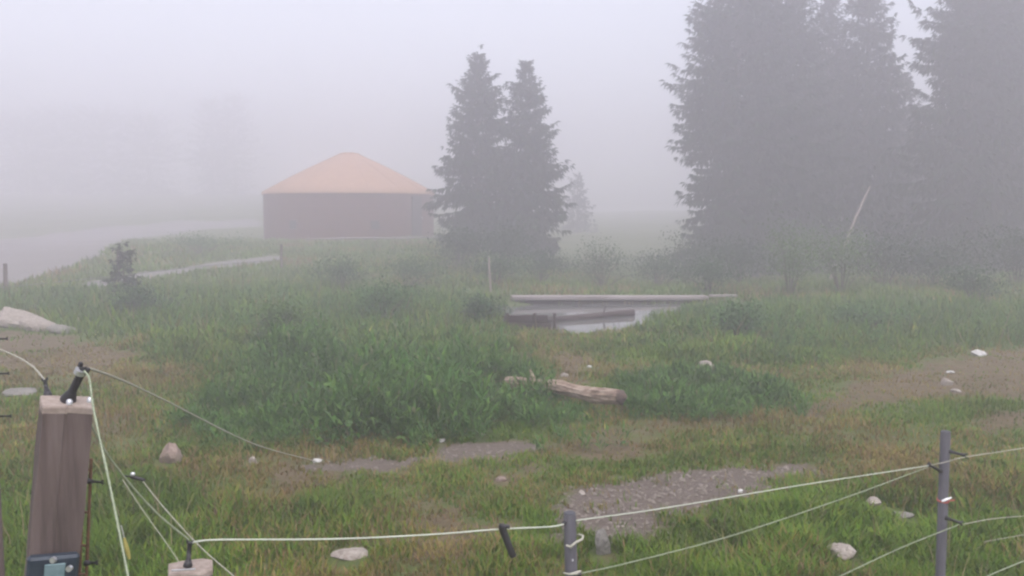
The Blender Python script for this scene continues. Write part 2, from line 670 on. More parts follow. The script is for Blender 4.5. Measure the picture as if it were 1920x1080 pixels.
# ------------------------------------------------------------------ where the stones lie (the turf is low round them)
SG = 'stones scattered over the meadow'
STONES = [
    (320, 872, 38, 32, 'rockpink', 'round pinkish stone in the grass near the tall wooden post'),
    (475, 880, 15, 11, 'rock', 'small pale stone right of the round pinkish stone'),
    (595, 877, 16, 7, 'rockwhite', 'flat white stone at the left tip of the narrow gravel strip'),
    (1323, 693, 30, 16, 'rock', 'pale block of stone behind the right clump of tall herbs'),
    (1420, 640, 13, 8, 'rock', 'small pale stone under the bush right of the pond'),
    (1512, 630, 20, 8, 'rockwhite', 'bright white flat stone in the grass before the grove'),
    (1835, 672, 24, 9, 'rockwhite', 'farthest white stone on the brown soil at the right'),
    (1775, 726, 19, 12, 'rock', 'pale roundish stone on the brown soil at the right'),
    (1782, 703, 13, 5, 'rockwhite', 'thin white stone just behind the pale roundish one'),
    (1792, 741, 16, 6, 'rock', 'flat dull stone just in front of the pale roundish one'),
    (1635, 952, 26, 13, 'rock', 'pale stone in the grass left of the right grey post'),
    (1575, 1062, 44, 20, 'rock', 'largest pale stone, low at the bottom left of the right grey post'),
    (1690, 990, 34, 7, 'rockgrey', 'thin flat stone close left of the right grey post'),
    (1130, 1050, 38, 42, 'rockgrey', 'upright grey stone just right of the middle grey post'),
    (655, 1056, 64, 10, 'rock', 'wide flat slab under the white rope left of the hanging insulator'),
    (829, 829, 11, 9, 'rockwhite', 'small white stone at the foot of the herb bank'),
    (904, 829, 14, 5, 'rock', 'flat small stone right of the white one below the herbs'),
    (1090, 938, 14, 9, 'rock', 'small pale stone at the upper edge of the big gravel patch'),
    (1388, 941, 9, 8, 'rockwhite', 'tiny white stone on the gravel under the rope'),
    (1058, 706, 14, 7, 'rock', 'small pale stone on bare soil behind the fallen log'),
    (1030, 720, 10, 6, 'rockgrey', 'small grey stone just above the left half of the fallen log'),
    (38, 746, 46, 9, 'rockgrey', 'flat grey stone left of the tall wooden post top'),
    (940, 905, 20, 10, 'rockpink', 'pinkish stone on the bare patch below the narrow gravel strip'),
    (1105, 690, 9, 5, 'rockwhite', 'tiny white stone in the grass right of the bare soil'),
]
STONE_AT = [(gpt(q[0], q[1]), q[2] / 2 / F * (gpt(q[0], q[1]) - CAM).length) for q in STONES]


def near_stone(x, y):
    w = np.zeros(len(x))
    for p, rad in STONE_AT:
        d = np.hypot((x - p.x) / (rad + .03), (y - p.y + .07) / (rad + .16))
        w = np.maximum(w, 1 - sstep(.7, 1.25, d))
    return w


# ------------------------------------------------------------------ grass, herbs
def palette(n, cols, jit=0.18):
    cols = np.array(cols)
    k = rng.integers(0, len(cols), n)
    c = cols[k] * (1 + (rng.random((n, 1)) - 0.5) * 2 * jit)
    return c


def make_grass():
    V, Fc, C = [], [], []
    base = 0
    for (r0, r1, n, far) in ((4.0, 9.0, 270000, 0), (9.0, 17.0, 160000, 0), (17.0, 54.0, 140000, 1)):
        r = r0 + (r1 - r0) * rng.random(n)
        th = (rng.random(n) - 0.5) * 2 * math.radians(37)
        x = r * np.sin(th)
        y = r * np.cos(th)
        g = weight(GRAVEL, x, y, 0.24)
        trk = weight(TRACK, x, y, 0.3)
        g = np.clip(g + 1.3 * (fbm(x, y, 0.22, 171, 2) - .55) * (g > .05), 0, 1)
        d = np.maximum(weight(DIRT, x, y, 0.35), 0.9 * weight(GRAVEL, x, y, 0.6))
        lush = np.maximum(weight(LUSH, x, y, 0.7), 0.5 * weight(GREEN, x, y, 0.4))
        pd = poly_dist(x, y, POND)
        bare = sstep(0.52, 0.75, fbm(x, y, 1.3, 9)) * (y < 14)
        clump = fbm(x, y, 0.35, 21, 2)
        keep = rng.random(n) < (1 - 0.97 * sstep(0.15, 0.8, g)) * (1 - np.clip(d * (0.55 + 1.0 * fbm(x, y, 0.45, 31)), 0, .66)) * (1 - 0.55 * bare) * (0.25 + 1.3 * clump)
        keep &= pd > 0.05
        keep &= rng.random(n) > sstep(0.2, 0.6, trk)
        keep &= (g < 0.6) | (rng.random(n) < 0.5)
        x, y, d, lush, bare, clump = x[keep], y[keep], d[keep], lush[keep], bare[keep], clump[keep]
        m = len(x)
        z = hgt(x, y) - 0.01
        dist = np.hypot(x, y)
        tall = 0.042 + 0.040 * fbm(x, y, 1.1, 41) + 0.22 * lush * fbm(x, y, 0.9, 44) ** 1.3 + 0.10 * sstep(14, 20, y)
        hh = tall * (0.45 + 1.1 * rng.random(m)) * (1 - 0.45 * d) * (0.55 + 0.9 * clump)
        hh = hh * (1 - 0.7 * np.exp(-((x - 3.6) / 2.8) ** 2 - ((y - 22.0) / 1.9) ** 2))
        hh = hh * (1 - 0.85 * near_stone(x, y))
        stalk = (rng.random(m) < 0.010) & (hh > .03)
        hh = np.where(stalk, hh * 2.0 + 0.08, hh)
        w = (0.0020 + 0.00045 * dist) * (0.7 + 0.7 * rng.random(m)) * (1 + 0.6 * lush)
        w = np.where(stalk, w * 0.45, w)
        an = rng.random(m) * 2 * math.pi
        dx, dy = np.cos(an), np.sin(an)
        lean = hh * (0.25 + 0.75 * rng.random(m))
        # colours: green / yellow-green / straw
        dry = np.clip(0.27 + 0.9 * (fbm(x, y, 1.7, 51) - 0.45) * 3 + 0.55 * d + 0.3 * bare - 0.75 * lush - 0.35 * sstep(12, 18, y), 0, 1)
        cg = palette(m, [(0.098, 0.180, 0.016), (0.118, 0.195, 0.018), (0.078, 0.158, 0.016), (0.148, 0.198, 0.020)])
        cd = palette(m, [(0.215, 0.175, 0.040), (0.24, 0.18, 0.075), (0.19, 0.178, 0.034), (0.235, 0.145, 0.070)])
        pick = rng.random(m) < dry
        col = np.where(pick[:, None], cd, cg)
        col = np.where(stalk[:, None], np.array([(0.22, 0.175, 0.095)]) * (0.7 + 0.6 * rng.random((m, 1))), col)
        tone = fbm(x, y, 0.7, 151)
        col = col * (0.50 + 0.84 * tone[:, None])
        fl = (rng.random(m) < 0.0012) & (~stalk) & (dist > 8.5)      # small pale and yellow flower heads
        col = np.where(fl[:, None], np.array([(0.42, 0.38, 0.10)]), col)
        w = np.where(fl, w * 1.6, w)
        P = np.stack([x, y, z], -1)
        S = np.stack([-dy * w, dx * w, 0 * w], -1)
        T = np.stack([dx * lean, dy * lean, hh], -1)
        Mid = np.stack([dx * lean * 0.3, dy * lean * 0.3, hh * 0.6], -1)
        if far:
            vs = np.stack([P - S * 1.6, P + S * 1.6, P + T], 1)
            fs = np.arange(m)[:, None] * 3 + np.array([[0, 1, 2]]) + base
            V.append(vs.reshape(-1, 3))
            Fc.append(fs)
            C.append(np.repeat(col, 3, 0))
            base += 3 * m
        else:
            vs = np.stack([P - S, P + S, P + Mid - S * .8, P + Mid + S * .8, P + T], 1)
            f = np.array([[0, 1, 3], [0, 3, 2], [2, 3, 4]])
            fs = (np.arange(m)[:, None, None] * 5 + f[None]).reshape(-1, 3) + base
            V.append(vs.reshape(-1, 3))
            Fc.append(fs)
            C.append(np.repeat(col, 5, 0))
            base += 5 * m
    me = np_mesh('grass', np.concatenate(V), np.concatenate(Fc), np.concatenate(C))
    o = link_mesh('grass', me, M['leaf'])
    tag(o, 'short patchy meadow grass with dry yellow stalks', 'grass', kind='stuff')


make_grass()


def leaf_cloud(P, D, ln, wd, col, droop=0.35, flat=False):
    """diamond leaves folded along the midrib: P base, D direction (unit), ln length, wd width"""
    n = len(P)
    up = np.array([[0, 0, 1.0]])
    side = np.cross(D, up)
    sl = np.linalg.norm(side, axis=1, keepdims=True)
    rnd = rng.normal(size=(n, 3))
    side = np.where(sl > 0.15, side / np.maximum(sl, 1e-6), rnd / np.linalg.norm(rnd, axis=1, keepdims=True))
    roll = (rng.random((n, 1)) - 0.5) * 1.2
    nrm = np.cross(side, D)
    side = side * np.cos(roll) + nrm * np.sin(roll)
    ln = ln[:, None]
    wd = wd[:, None]
    mid = P + D * ln * 0.5 - up * ln * droop * 0.12
    tip = P + D * ln - up * ln * droop
    a = mid + side * wd * 0.5 + up * wd * 0.15
    b = mid - side * wd * 0.5 + up * wd * 0.15
    if flat:
        vs = np.stack([P, a, tip, b], 1).reshape(-1, 3)
        f = np.array([[0, 2, 1], [0, 3, 2]])
        fs = (np.arange(n)[:, None, None] * 4 + f[None]).reshape(-1, 3)
        return vs, fs, np.repeat(col, 4, 0)
    vs = np.stack([P, a, tip, b, mid], 1).reshape(-1, 3)
    f = np.array([[0, 4, 1], [4, 2, 1], [0, 3, 4], [4, 3, 2]])
    fs = (np.arange(n)[:, None, None] * 5 + f[None]).reshape(-1, 3)
    return vs, fs, np.repeat(col, 5, 0)


LOG_A, LOG_B = gpt(950, 742), gpt(1163, 790)


def log_clear(x, y):
    """1 where the growth is low beside the fallen log"""
    dx, dy = LOG_B.x - LOG_A.x, LOG_B.y - LOG_A.y
    t = np.clip(((x - LOG_A.x) * dx + (y - LOG_A.y) * dy) / (dx * dx + dy * dy), -.1, 1.15)
    d = np.hypot(x - LOG_A.x - t * dx, y - LOG_A.y - t * dy)
    front = y < LOG_A.y + t * dy
    end = sstep(0.40, 0.55, t) + (1 - sstep(0.22, 0.34, t)) * 0.97
    return np.where(front, 1 - sstep(0.5, 0.95, d), 1 - sstep(0.1, 0.25, d)) * end


def make_herbs():
    V, Fc, C = [], [], []
    base = 0
    specs = [(HERB[:1], 4200, 0.10, 0.58), (HERB[1:], 1500, 0.05, 0.26), (LUSH, 2600, 0.08, 0.36)]
    for polys, n, h0, h1 in specs:
        xs, ys = [], []
        for p in polys:
            a = np.array(p)
            lo, hi = a.min(0), a.max(0)
            lo = np.maximum(lo, [-14, 5])
            hi = np.minimum(hi, [16, 34])
            k = int(n * {True: 1.0, False: 1.0}[True] * 1.6)
            q = lo + (hi - lo) * rng.random((k, 2))
            qx = q[:, 0] + 1.1 * (fbm(q[:, 0], q[:, 1], 0.9, 91) - .5) + 0.16 * rng.normal(size=k)
            qy = q[:, 1] + 2.2 * (fbm(q[:, 0], q[:, 1], 0.9, 95) - .5) + 0.35 * rng.normal(size=k)
            ok = in_poly(qx, qy, p) & (rng.random(k) < 0.2 + 1.1 * fbm(q[:, 0], q[:, 1], 0.8, 61))
            q = q[ok]
            if len(q) > n * 0.8:
                q = q[:int(n * 0.8)]
            xs.append(q[:, 0])
            ys.append(q[:, 1])
        x = np.concatenate(xs)
        y = np.concatenate(ys)
        ok = (poly_dist(x, y, POND) > 0.2) & (np.maximum(weight(GRAVEL, x, y, 0.25), weight(TRACK, x, y, 0.4)) < 0.25)
        x, y = x[ok], y[ok]
        m = len(x)
        z = hgt(x, y)
        edge = np.full(m, 1e9)
        for p in polys:
            dd = -poly_dist(x, y, p)
            edge = np.where(dd > 0, np.minimum(edge, dd), edge)
        H = (h0 + (h1 - h0) * np.clip(fbm(x, y, 0.8, 71) * 2.2 - 0.6, 0, 1)) * (0.7 + 0.5 * rng.random(m)) * (0.55 + 0.45 * sstep(0, 0.6, np.where(edge > 1e8, 0, edge)))
        H = H * (1 - 0.9 * np.clip(log_clear(x, y), 0, 1))
        H = H * (1 - 0.8 * np.exp(-((x - 3.8) / 2.8) ** 2 - ((y - 22.0) / 2.0) ** 2))
        per = 16
        k = np.repeat(np.arange(m), per)
        t = rng.random(len(k))
        an = rng.random(len(k)) * 2 * math.pi
        el = (rng.random(len(k)) * 0.9 + 0.15) * (0.5 + 0.8 * t)
        D = np.stack([np.cos(an) * np.cos(el), np.sin(an) * np.cos(el), np.sin(el)], -1)
        P = np.stack([x[k] + rng.normal(size=len(k)) * 0.03, y[k] + rng.normal(size=len(k)) * 0.03, z[k] + H[k] * t * 0.9], -1)
        ln = (0.05 + 0.095 * rng.random(len(k))) * (0.6 + 0.6 * H[k] / h1)
        grassy = rng.random(len(k)) < 0.72
        ln = np.where(grassy, ln * 2.1, ln * .85)
        wd = np.where(grassy, ln * 0.085, ln * (0.30 + 0.25 * rng.random(len(k))))
        D[grassy, 2] += 0.9
        D /= np.linalg.norm(D, axis=1, keepdims=True)
        pk = fbm(x, y, 1.2, 81)[k]
        c = palette(len(k), [(0.052, 0.125, 0.040), (0.068, 0.15, 0.046), (0.09, 0.17, 0.05), (0.058, 0.11, 0.05)])
        c = c * (0.75 + 0.5 * pk[:, None]) * np.array([1.15, 1.12, 0.75])
        tipc = (t > 0.86) & (rng.random(len(k)) < 0.10)
        c = np.where(tipc[:, None], np.array([(0.14, 0.15, 0.075)]), c)
        a, f, cc = leaf_cloud(P, D, ln, wd, c, 0.3)
        V.append(a)
        Fc.append(f + base)
        C.append(cc)
        base += len(a)
    me = np_mesh('tall_herbs', np.concatenate(V), np.concatenate(Fc), np.concatenate(C))
    o = link_mesh('tall_herbs', me, M['herb'])
    tag(o, 'dense dark green tall herbs and nettles in the middle of the meadow', 'herbs', kind='stuff')


make_herbs()


# pebbles in the gravel patches
def make_pebbles():
    V, Fc = [], []
    base = 0
    ico_v = np.array([(0, 0, 1), (.9, 0, .1), (.3, .85, -.1), (-.7, .5, .1), (-.7, -.55, 0), (.3, -.85, .1), (0, 0, -1)], float)
    ico_f = np.array([(0, 1, 2), (0, 2, 3), (0, 3, 4), (0, 4, 5), (0, 5, 1), (6, 2, 1), (6, 3, 2), (6, 4, 3), (6, 5, 4), (6, 1, 5)])
    for p, n in zip(GRAVEL, (2600, 900)):
        a = np.array(p)
        q = a.min(0) + (a.max(0) - a.min(0)) * rng.random((n * 2, 2))
        q = q[in_poly(q[:, 0], q[:, 1], p)][:n]
        q = q + rng.normal(size=q.shape) * 0.09
        e = np.stack([rng.uniform(-6, 9, 110), rng.uniform(5.5, 14, 110)], -1)     # a few strewn over the turf
        q = np.concatenate([q, e[np.abs(e[:, 0]) < e[:, 1] * .62]])
        m = len(q)
        s = 0.005 + 0.019 * rng.random(m) ** 4
        an = rng.random(m) * 6.28
        vs = ico_v[None] * s[:, None, None] * np.array([1, 1, .6]) * (0.75 + 0.5 * rng.random((m, 7, 1)))
        c, sn = np.cos(an)[:, None], np.sin(an)[:, None]
        X = vs[:, :, 0] * c - vs[:, :, 1] * sn + q[:, 0:1]
        Y = vs[:, :, 0] * sn + vs[:, :, 1] * c + q[:, 1:2]
        s[-60:] += 0.012
        Z = vs[:, :, 2] + hgt(q[:, 0], q[:, 1])[:, None] + s[:, None] * 0.2
        V.append(np.stack([X, Y, Z], -1).reshape(-1, 3))
        Fc.append((np.arange(m)[:, None, None] * 7 + ico_f[None]).reshape(-1, 3) + base)
        base += 7 * m
    o = link_mesh('gravel', np_mesh('gravel', np.concatenate(V), np.concatenate(Fc)), M['pebble'])
    tag(o, 'loose grey gravel on the bare patches of the meadow', 'gravel', kind='stuff')


make_pebbles()


# ------------------------------------------------------------------ spruces
def spruce(label, px, Y, top_py, R, foot=None, density=1.0, group=None, seed=0, low=0.03, pw=0.62, base_r=0.72, lean=0.0, name='spruce_tree', k0=1.0):
    global rng
    keep = rng
    rng = np.random.default_rng(1000 + seed)
    if group == GP:
        k0, R = 1.5, R * 1.04
    Y = Y * k0
    g = at(px, 540, Y)
    x0, y0 = g.x, Y
    z0 = float(hgt(x0, y0))
    H = (at(px, top_py, Y).z - z0) / k0
    root = empty(name, (x0, y0, z0))
    root.scale = (k0, k0, k0)
    tag(root, label, 'tree', group)
    # trunk
    mb = MB()
    pts = [(lean * (t ** 2) * H, 0, -0.15 + t * (H + .1)) for t in np.linspace(0, 0.99, 12)]
    r0 = 0.017 * H + 0.02
    mb.tube(pts, [r0 * (1 - 0.93 * t) * (1.25 if t == 0 else 1) for t in np.linspace(0, 1, 12)], 8)
    mb.build('trunk', M['bark'], root)
    # branches
    z = low * H
    Pb, Db, Lb, Zt, Sl = [], [], [], [], []
    gapn = rng.random(40)
    while z < H - 0.12:
        t = z / H
        s = 1 - t
        prof = R * min(1.0, (s / 0.62) ** pw) * (base_r + (1 - base_r) * min(1, t / 0.22))
        prof *= 0.84 + 0.30 * gapn[int(t * 39)]
        nb = int((10 + 4 * rng.random()) * (0.8 + 0.4 * min(1, prof)))
        a0 = rng.random() * 6.28
        for k in range(nb):
            an = a0 + k * 6.283 / nb + rng.normal() * 0.25
            cl = float(vnoise(math.cos(an) * 1.3 + 7 * seed, math.sin(an) * 1.3 + z * 1.15, 1.0, 3))
            L = prof * (0.50 + 0.42 * rng.random() ** .6) * (0.76 + 0.56 * cl)
            if rng.random() < 0.05:
                L *= 1.18
            Pb.append((lean * t * t * H, 0, z + rng.normal() * 0.13))
            Db.append(an)
            Lb.append(max(L, 0.07))
            Zt.append(t)
            Sl.append(rng.normal() * 0.16)
        z += (0.105 + 0.075 * s) * (0.8 + 0.5 * rng.random()) / density ** 0.5
    Pb = np.array(Pb)
    Db = np.array(Db)
    Lb = np.array(Lb)
    Zt = np.array(Zt)
    Sl = np.array(Sl)
    # sprays along each branch
    cnt = np.maximum(4, (Lb / 0.080 * density)).astype(int)
    k = np.repeat(np.arange(len(Lb)), cnt)
    n = len(k)
    u = 0.15 + 0.85 * rng.random(n) ** 0.7
    L = Lb[k]
    tt = Zt[k]
    up0 = -0.50 + 1.10 * tt ** 1.3 + Sl[k]                     # lower branches hang, upper ones point up
    bx = np.cos(Db[k])
    by = np.sin(Db[k])
    zz = L * u * up0 + L * 0.22 * np.clip(u - .55, 0, 1) ** 2 * 2
    B = Pb[k] + np.stack([bx * L * u, by * L * u, zz], -1)
    side = np.where(rng.random(n) < 0.5, -1, 1)
    ta = Db[k] + side * (0.35 + 0.75 * rng.random(n)) * (1 - 0.55 * (u > .93))
    D = np.stack([np.cos(ta), np.sin(ta), up0 * 0.7 - 0.30 + 0.55 * (rng.random(n) - .5) + 0.35 * tt], -1)
    D /= np.linalg.norm(D, axis=1, keepdims=True)
    ln = np.clip(0.15 + 0.18 * L * (1.15 - u), 0.10, 0.46) * (0.6 + 0.7 * rng.random(n))
    wd = (0.04 + 0.035 * rng.random(n)) * (1 + 0.15 * (Y > 30))
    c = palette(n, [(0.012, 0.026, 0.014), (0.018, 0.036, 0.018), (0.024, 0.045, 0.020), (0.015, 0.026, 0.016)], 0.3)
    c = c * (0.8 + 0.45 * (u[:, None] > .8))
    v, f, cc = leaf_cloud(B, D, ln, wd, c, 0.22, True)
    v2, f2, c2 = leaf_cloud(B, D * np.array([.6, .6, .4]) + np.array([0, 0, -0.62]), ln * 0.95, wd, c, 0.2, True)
    # bare branch wood as slim blades
    nb = len(Lb)
    up1 = -0.50 + 1.10 * Zt ** 1.3 + Sl
    T = np.stack([np.cos(Db) * Lb * .9, np.sin(Db) * Lb * .9, Lb * .9 * up1], -1)
    sd = np.array([[0, 0, 1.0]]) * 0.012
    bv = np.stack([Pb - sd, Pb + sd, Pb + T], 1).reshape(-1, 3)
    bf = np.arange(nb * 3).reshape(-1, 3)
    bc = np.tile(np.array([(0.05, 0.04, 0.03)]), (nb * 3, 1))
    VV = np.concatenate([v, v2, bv])
    FF = np.concatenate([f, f2 + len(v), bf + len(v) + len(v2)])
    CC = np.concatenate([cc, c2, bc])
    link_mesh('crown', np_mesh('crown', VV, FF, CC), M['needle'], root)
    rng = keep
    return root


GP = 'spruces of the right-hand grove'
spruce('left one of the two spruces beside the round tent, with the taller ragged top', 897, 29.0, 100, 1.56, k0=1.45, seed=1, density=1.2, pw=0.70, base_r=.85)
spruce('right one of the two spruces standing close together, pointed slender top', 986, 28.7, 116, 1.46, k0=1.45, seed=2, density=1.2, pw=0.78, base_r=.85)
spruce('faint spruce in the fog close behind the two tall spruces on their right', 1082, 41, 326, 0.8, k0=1.85, seed=3, density=0.8)
# grove on the right
spruce('big spruce at the open left edge of the right-hand grove', 1374, 27.0, -170, 1.95, group=GP, seed=4, density=1.2, pw=0.38, base_r=.85)
spruce('tall spruce second from the left edge of the right-hand grove', 1462, 27.6, -70, 1.85, group=GP, seed=5, density=1.1, pw=0.58)
spruce('spruce in the middle of the right-hand grove with its tip at the picture top', 1540, 29.5, -10, 1.65, group=GP, seed=6, density=1.0, pw=0.65)
spruce('spruce just left of the bright gap in the right-hand grove', 1612, 28.6, -50, 1.50, group=GP, seed=7, density=1.0, pw=0.58)
spruce('small dark spruce standing in the bright gap of the right-hand grove', 1683, 30.5, 138, 1.15, group=GP, seed=8, density=1.0)
spruce('tall spruce just right of the bright gap in the right-hand grove', 1802, 25.0, -190, 1.75, group=GP, seed=9, density=1.25, pw=0.42, base_r=.9)
spruce('broad spruce at the right picture edge, second right of the bright gap', 1893, 25.5, -170, 1.9, group=GP, seed=10, density=1.2, pw=0.45, base_r=.9)
spruce('spruce cut by the right picture edge behind the broad one', 1985, 24.6, -170, 1.8, group=GP, seed=11, density=0.8, pw=0.5, base_r=.9)
spruce('hidden back spruce filling the left half of the right-hand grove', 1415, 32.5, 60, 1.7, group=GP, seed=12, density=0.45, pw=0.5)
spruce('hidden back spruce below the bright gap of the right-hand grove', 1735, 33.5, 255, 1.6, group=GP, seed=13, density=0.6, pw=0.5)
spruce('back spruce showing between the middle spruces of the right-hand grove', 1575, 33.5, 110, 1.6, group=GP, seed=14, density=0.5, pw=0.5)
spruce('back spruce low behind the small dark one in the grove gap', 1668, 34.5, 215, 1.5, group=GP, seed=15, density=0.6, pw=0.5)
spruce('back spruce between the two tall trees at the right picture edge', 1850, 31.0, -110, 1.8, group=GP, seed=16, density=0.45, pw=0.5)
# young spruce left
spruce('young spruce standing alone by the track on the left', 233, 24.0, 462, 0.52, seed=17, density=0.9, low=0.05, pw=0.8)
# faint far ones on the hill
for i, (px, Y, tp, R, lb) in enumerate([
        (405, 92, 190, 3.2, 'left one of the faint trees on the foggy hill above the tent'),
        (446, 93, 183, 3.4, 'right one of the faint trees on the foggy hill above the tent'),
        (60, 94, 217, 5, 'leftmost faint tree of the far row in the fog'),
        (130, 95, 214, 5, 'second faint tree from the left in the far row'),
        (205, 94, 215, 5, 'third faint tree from the left in the far row'),
        (285, 92, 221, 4.5, 'rightmost faint tree of the far row in the fog')]):
    spruce(lb, px, Y, tp, R, k0=1.65, seed=30 + i, density=0.3, group='faint trees far up in the fog', pw=0.3)


# ------------------------------------------------------------------ leafy bushes
def bush(label, px, py, rw, rh, n, cols, seed, group=None, leaf=0.07, Y=None):
    global rng
    keep = rng
    rng = np.random.default_rng(seed)
    p = gpt(px, py)
    if Y is not None:
        q = at(px, py, Y)
        p = Vector((q.x, Y, float(hgt(q.x, Y))))
    root = empty('leafy_bush', p)
    tag(root, label, 'bush', group)
    mb = MB()
    tips = []
    for k in range(11):
        a = rng.random() * 6.28
        e = 0.55 + 0.95 * rng.random()
        L = rh * (0.65 + 0.45 * rng.random())
        w = rw * (0.3 + 0.7 * rng.random())
        tip = Vector((math.cos(a) * math.cos(e) * w * 1.3, math.sin(a) * math.cos(e) * w * 1.1, L * math.sin(e)))
        mid = tip * 0.5 + Vector((0, 0, 0.12 * rh))
        mb.tube([(0.05 * math.cos(a), 0.05 * math.sin(a), -0.05), mid, tip], [0.02, 0.012, 0.004], 5)
        tips += [tip, tip * 1.12, mid * 1.15, (tip + mid) / 2]
    mb.build('stems', M['bark'], root)
    tips = np.array([tuple(t) for t in tips])
    k = rng.integers(0, len(tips), n)
    P = tips[k] + rng.normal(size=(n, 3)) * np.array([rw * .24, rw * .24, rh * .15])
    P[:, 2] = np.abs(P[:, 2]) + 0.02
    D = rng.normal(size=(n, 3)) + np.array([0, 0, .35])
    D /= np.linalg.norm(D, axis=1, keepdims=True)
    ln = leaf * (0.6 + 0.9 * rng.random(n))
    c = palette(n, cols, 0.25)
    v, f, cc = leaf_cloud(P, D, ln, ln * 0.5, c, 0.25)
    link_mesh('foliage', np_mesh('foliage', v, f, cc), M['herb'], root)
    rng = keep


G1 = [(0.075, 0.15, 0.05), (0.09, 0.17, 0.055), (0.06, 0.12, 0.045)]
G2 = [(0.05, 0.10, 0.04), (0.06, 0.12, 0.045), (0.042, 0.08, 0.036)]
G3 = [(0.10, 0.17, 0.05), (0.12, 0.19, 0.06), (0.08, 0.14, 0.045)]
BG = 'bushes at the foot of the grove'
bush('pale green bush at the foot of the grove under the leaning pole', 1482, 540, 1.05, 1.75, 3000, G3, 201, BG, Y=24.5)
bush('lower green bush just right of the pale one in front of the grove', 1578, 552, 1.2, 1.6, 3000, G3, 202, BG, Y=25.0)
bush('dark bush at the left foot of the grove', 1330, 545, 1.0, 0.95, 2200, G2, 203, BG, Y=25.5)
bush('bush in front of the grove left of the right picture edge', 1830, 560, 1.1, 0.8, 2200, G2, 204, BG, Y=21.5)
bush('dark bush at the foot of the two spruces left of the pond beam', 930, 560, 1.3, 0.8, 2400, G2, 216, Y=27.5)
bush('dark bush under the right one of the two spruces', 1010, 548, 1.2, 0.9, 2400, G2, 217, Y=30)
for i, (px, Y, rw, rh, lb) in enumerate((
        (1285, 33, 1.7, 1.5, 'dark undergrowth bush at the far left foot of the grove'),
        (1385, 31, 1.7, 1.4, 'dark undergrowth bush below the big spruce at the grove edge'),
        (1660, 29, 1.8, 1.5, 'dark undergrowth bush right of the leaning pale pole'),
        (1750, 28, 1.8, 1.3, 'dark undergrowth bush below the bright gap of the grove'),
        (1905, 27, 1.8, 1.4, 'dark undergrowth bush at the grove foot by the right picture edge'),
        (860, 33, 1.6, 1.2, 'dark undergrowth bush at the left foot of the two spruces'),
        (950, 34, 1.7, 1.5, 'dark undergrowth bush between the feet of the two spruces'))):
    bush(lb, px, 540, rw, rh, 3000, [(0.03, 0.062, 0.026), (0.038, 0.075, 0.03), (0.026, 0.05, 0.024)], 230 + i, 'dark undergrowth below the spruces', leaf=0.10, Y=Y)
bush('dim bush under the gap between the two spruces and the grove', 1130, 530, 1.5, 1.2, 2600, G2, 205, Y=30)
bush('dim bush near the left edge of the grove in the gap', 1235, 525, 1.3, 0.9, 2200, G2, 206, Y=30)
bush('dark low bush at the foot of the young lone spruce', 262, 595, 0.85, 0.55, 1800, G2, 207)
bush('rounded bush at the back of the herb bank below the round tent', 520, 650, 0.75, 0.62, 2000, G3, 208)
bush('bush right behind the herb bank left of the pond', 720, 606, 0.95, 0.65, 2000, G1, 209)
bush('dim bush in front of the round tent, right part', 760, 530, 1.6, 0.9, 2400, G2, 210, Y=27)
bush('dim bush in front of the round tent, left part', 640, 532, 1.3, 0.75, 2000, G2, 211, Y=26)
bush('green bush on the bank to the right of the pond', 1395, 640, 0.7, 0.62, 2000, G1, 212)
bush('bush on the grassy bank between the track and the lower path', 380, 478, 1.8, 0.7, 2000, G1, 213)
bush('bush on the left end of the dark plank wall by the pond', 905, 612, 0.6, 0.45, 1300, G2, 214)
bush('low bush right of the pond bank in front of the grove', 1620, 615, 0.7, 0.4, 1500, G1, 215)


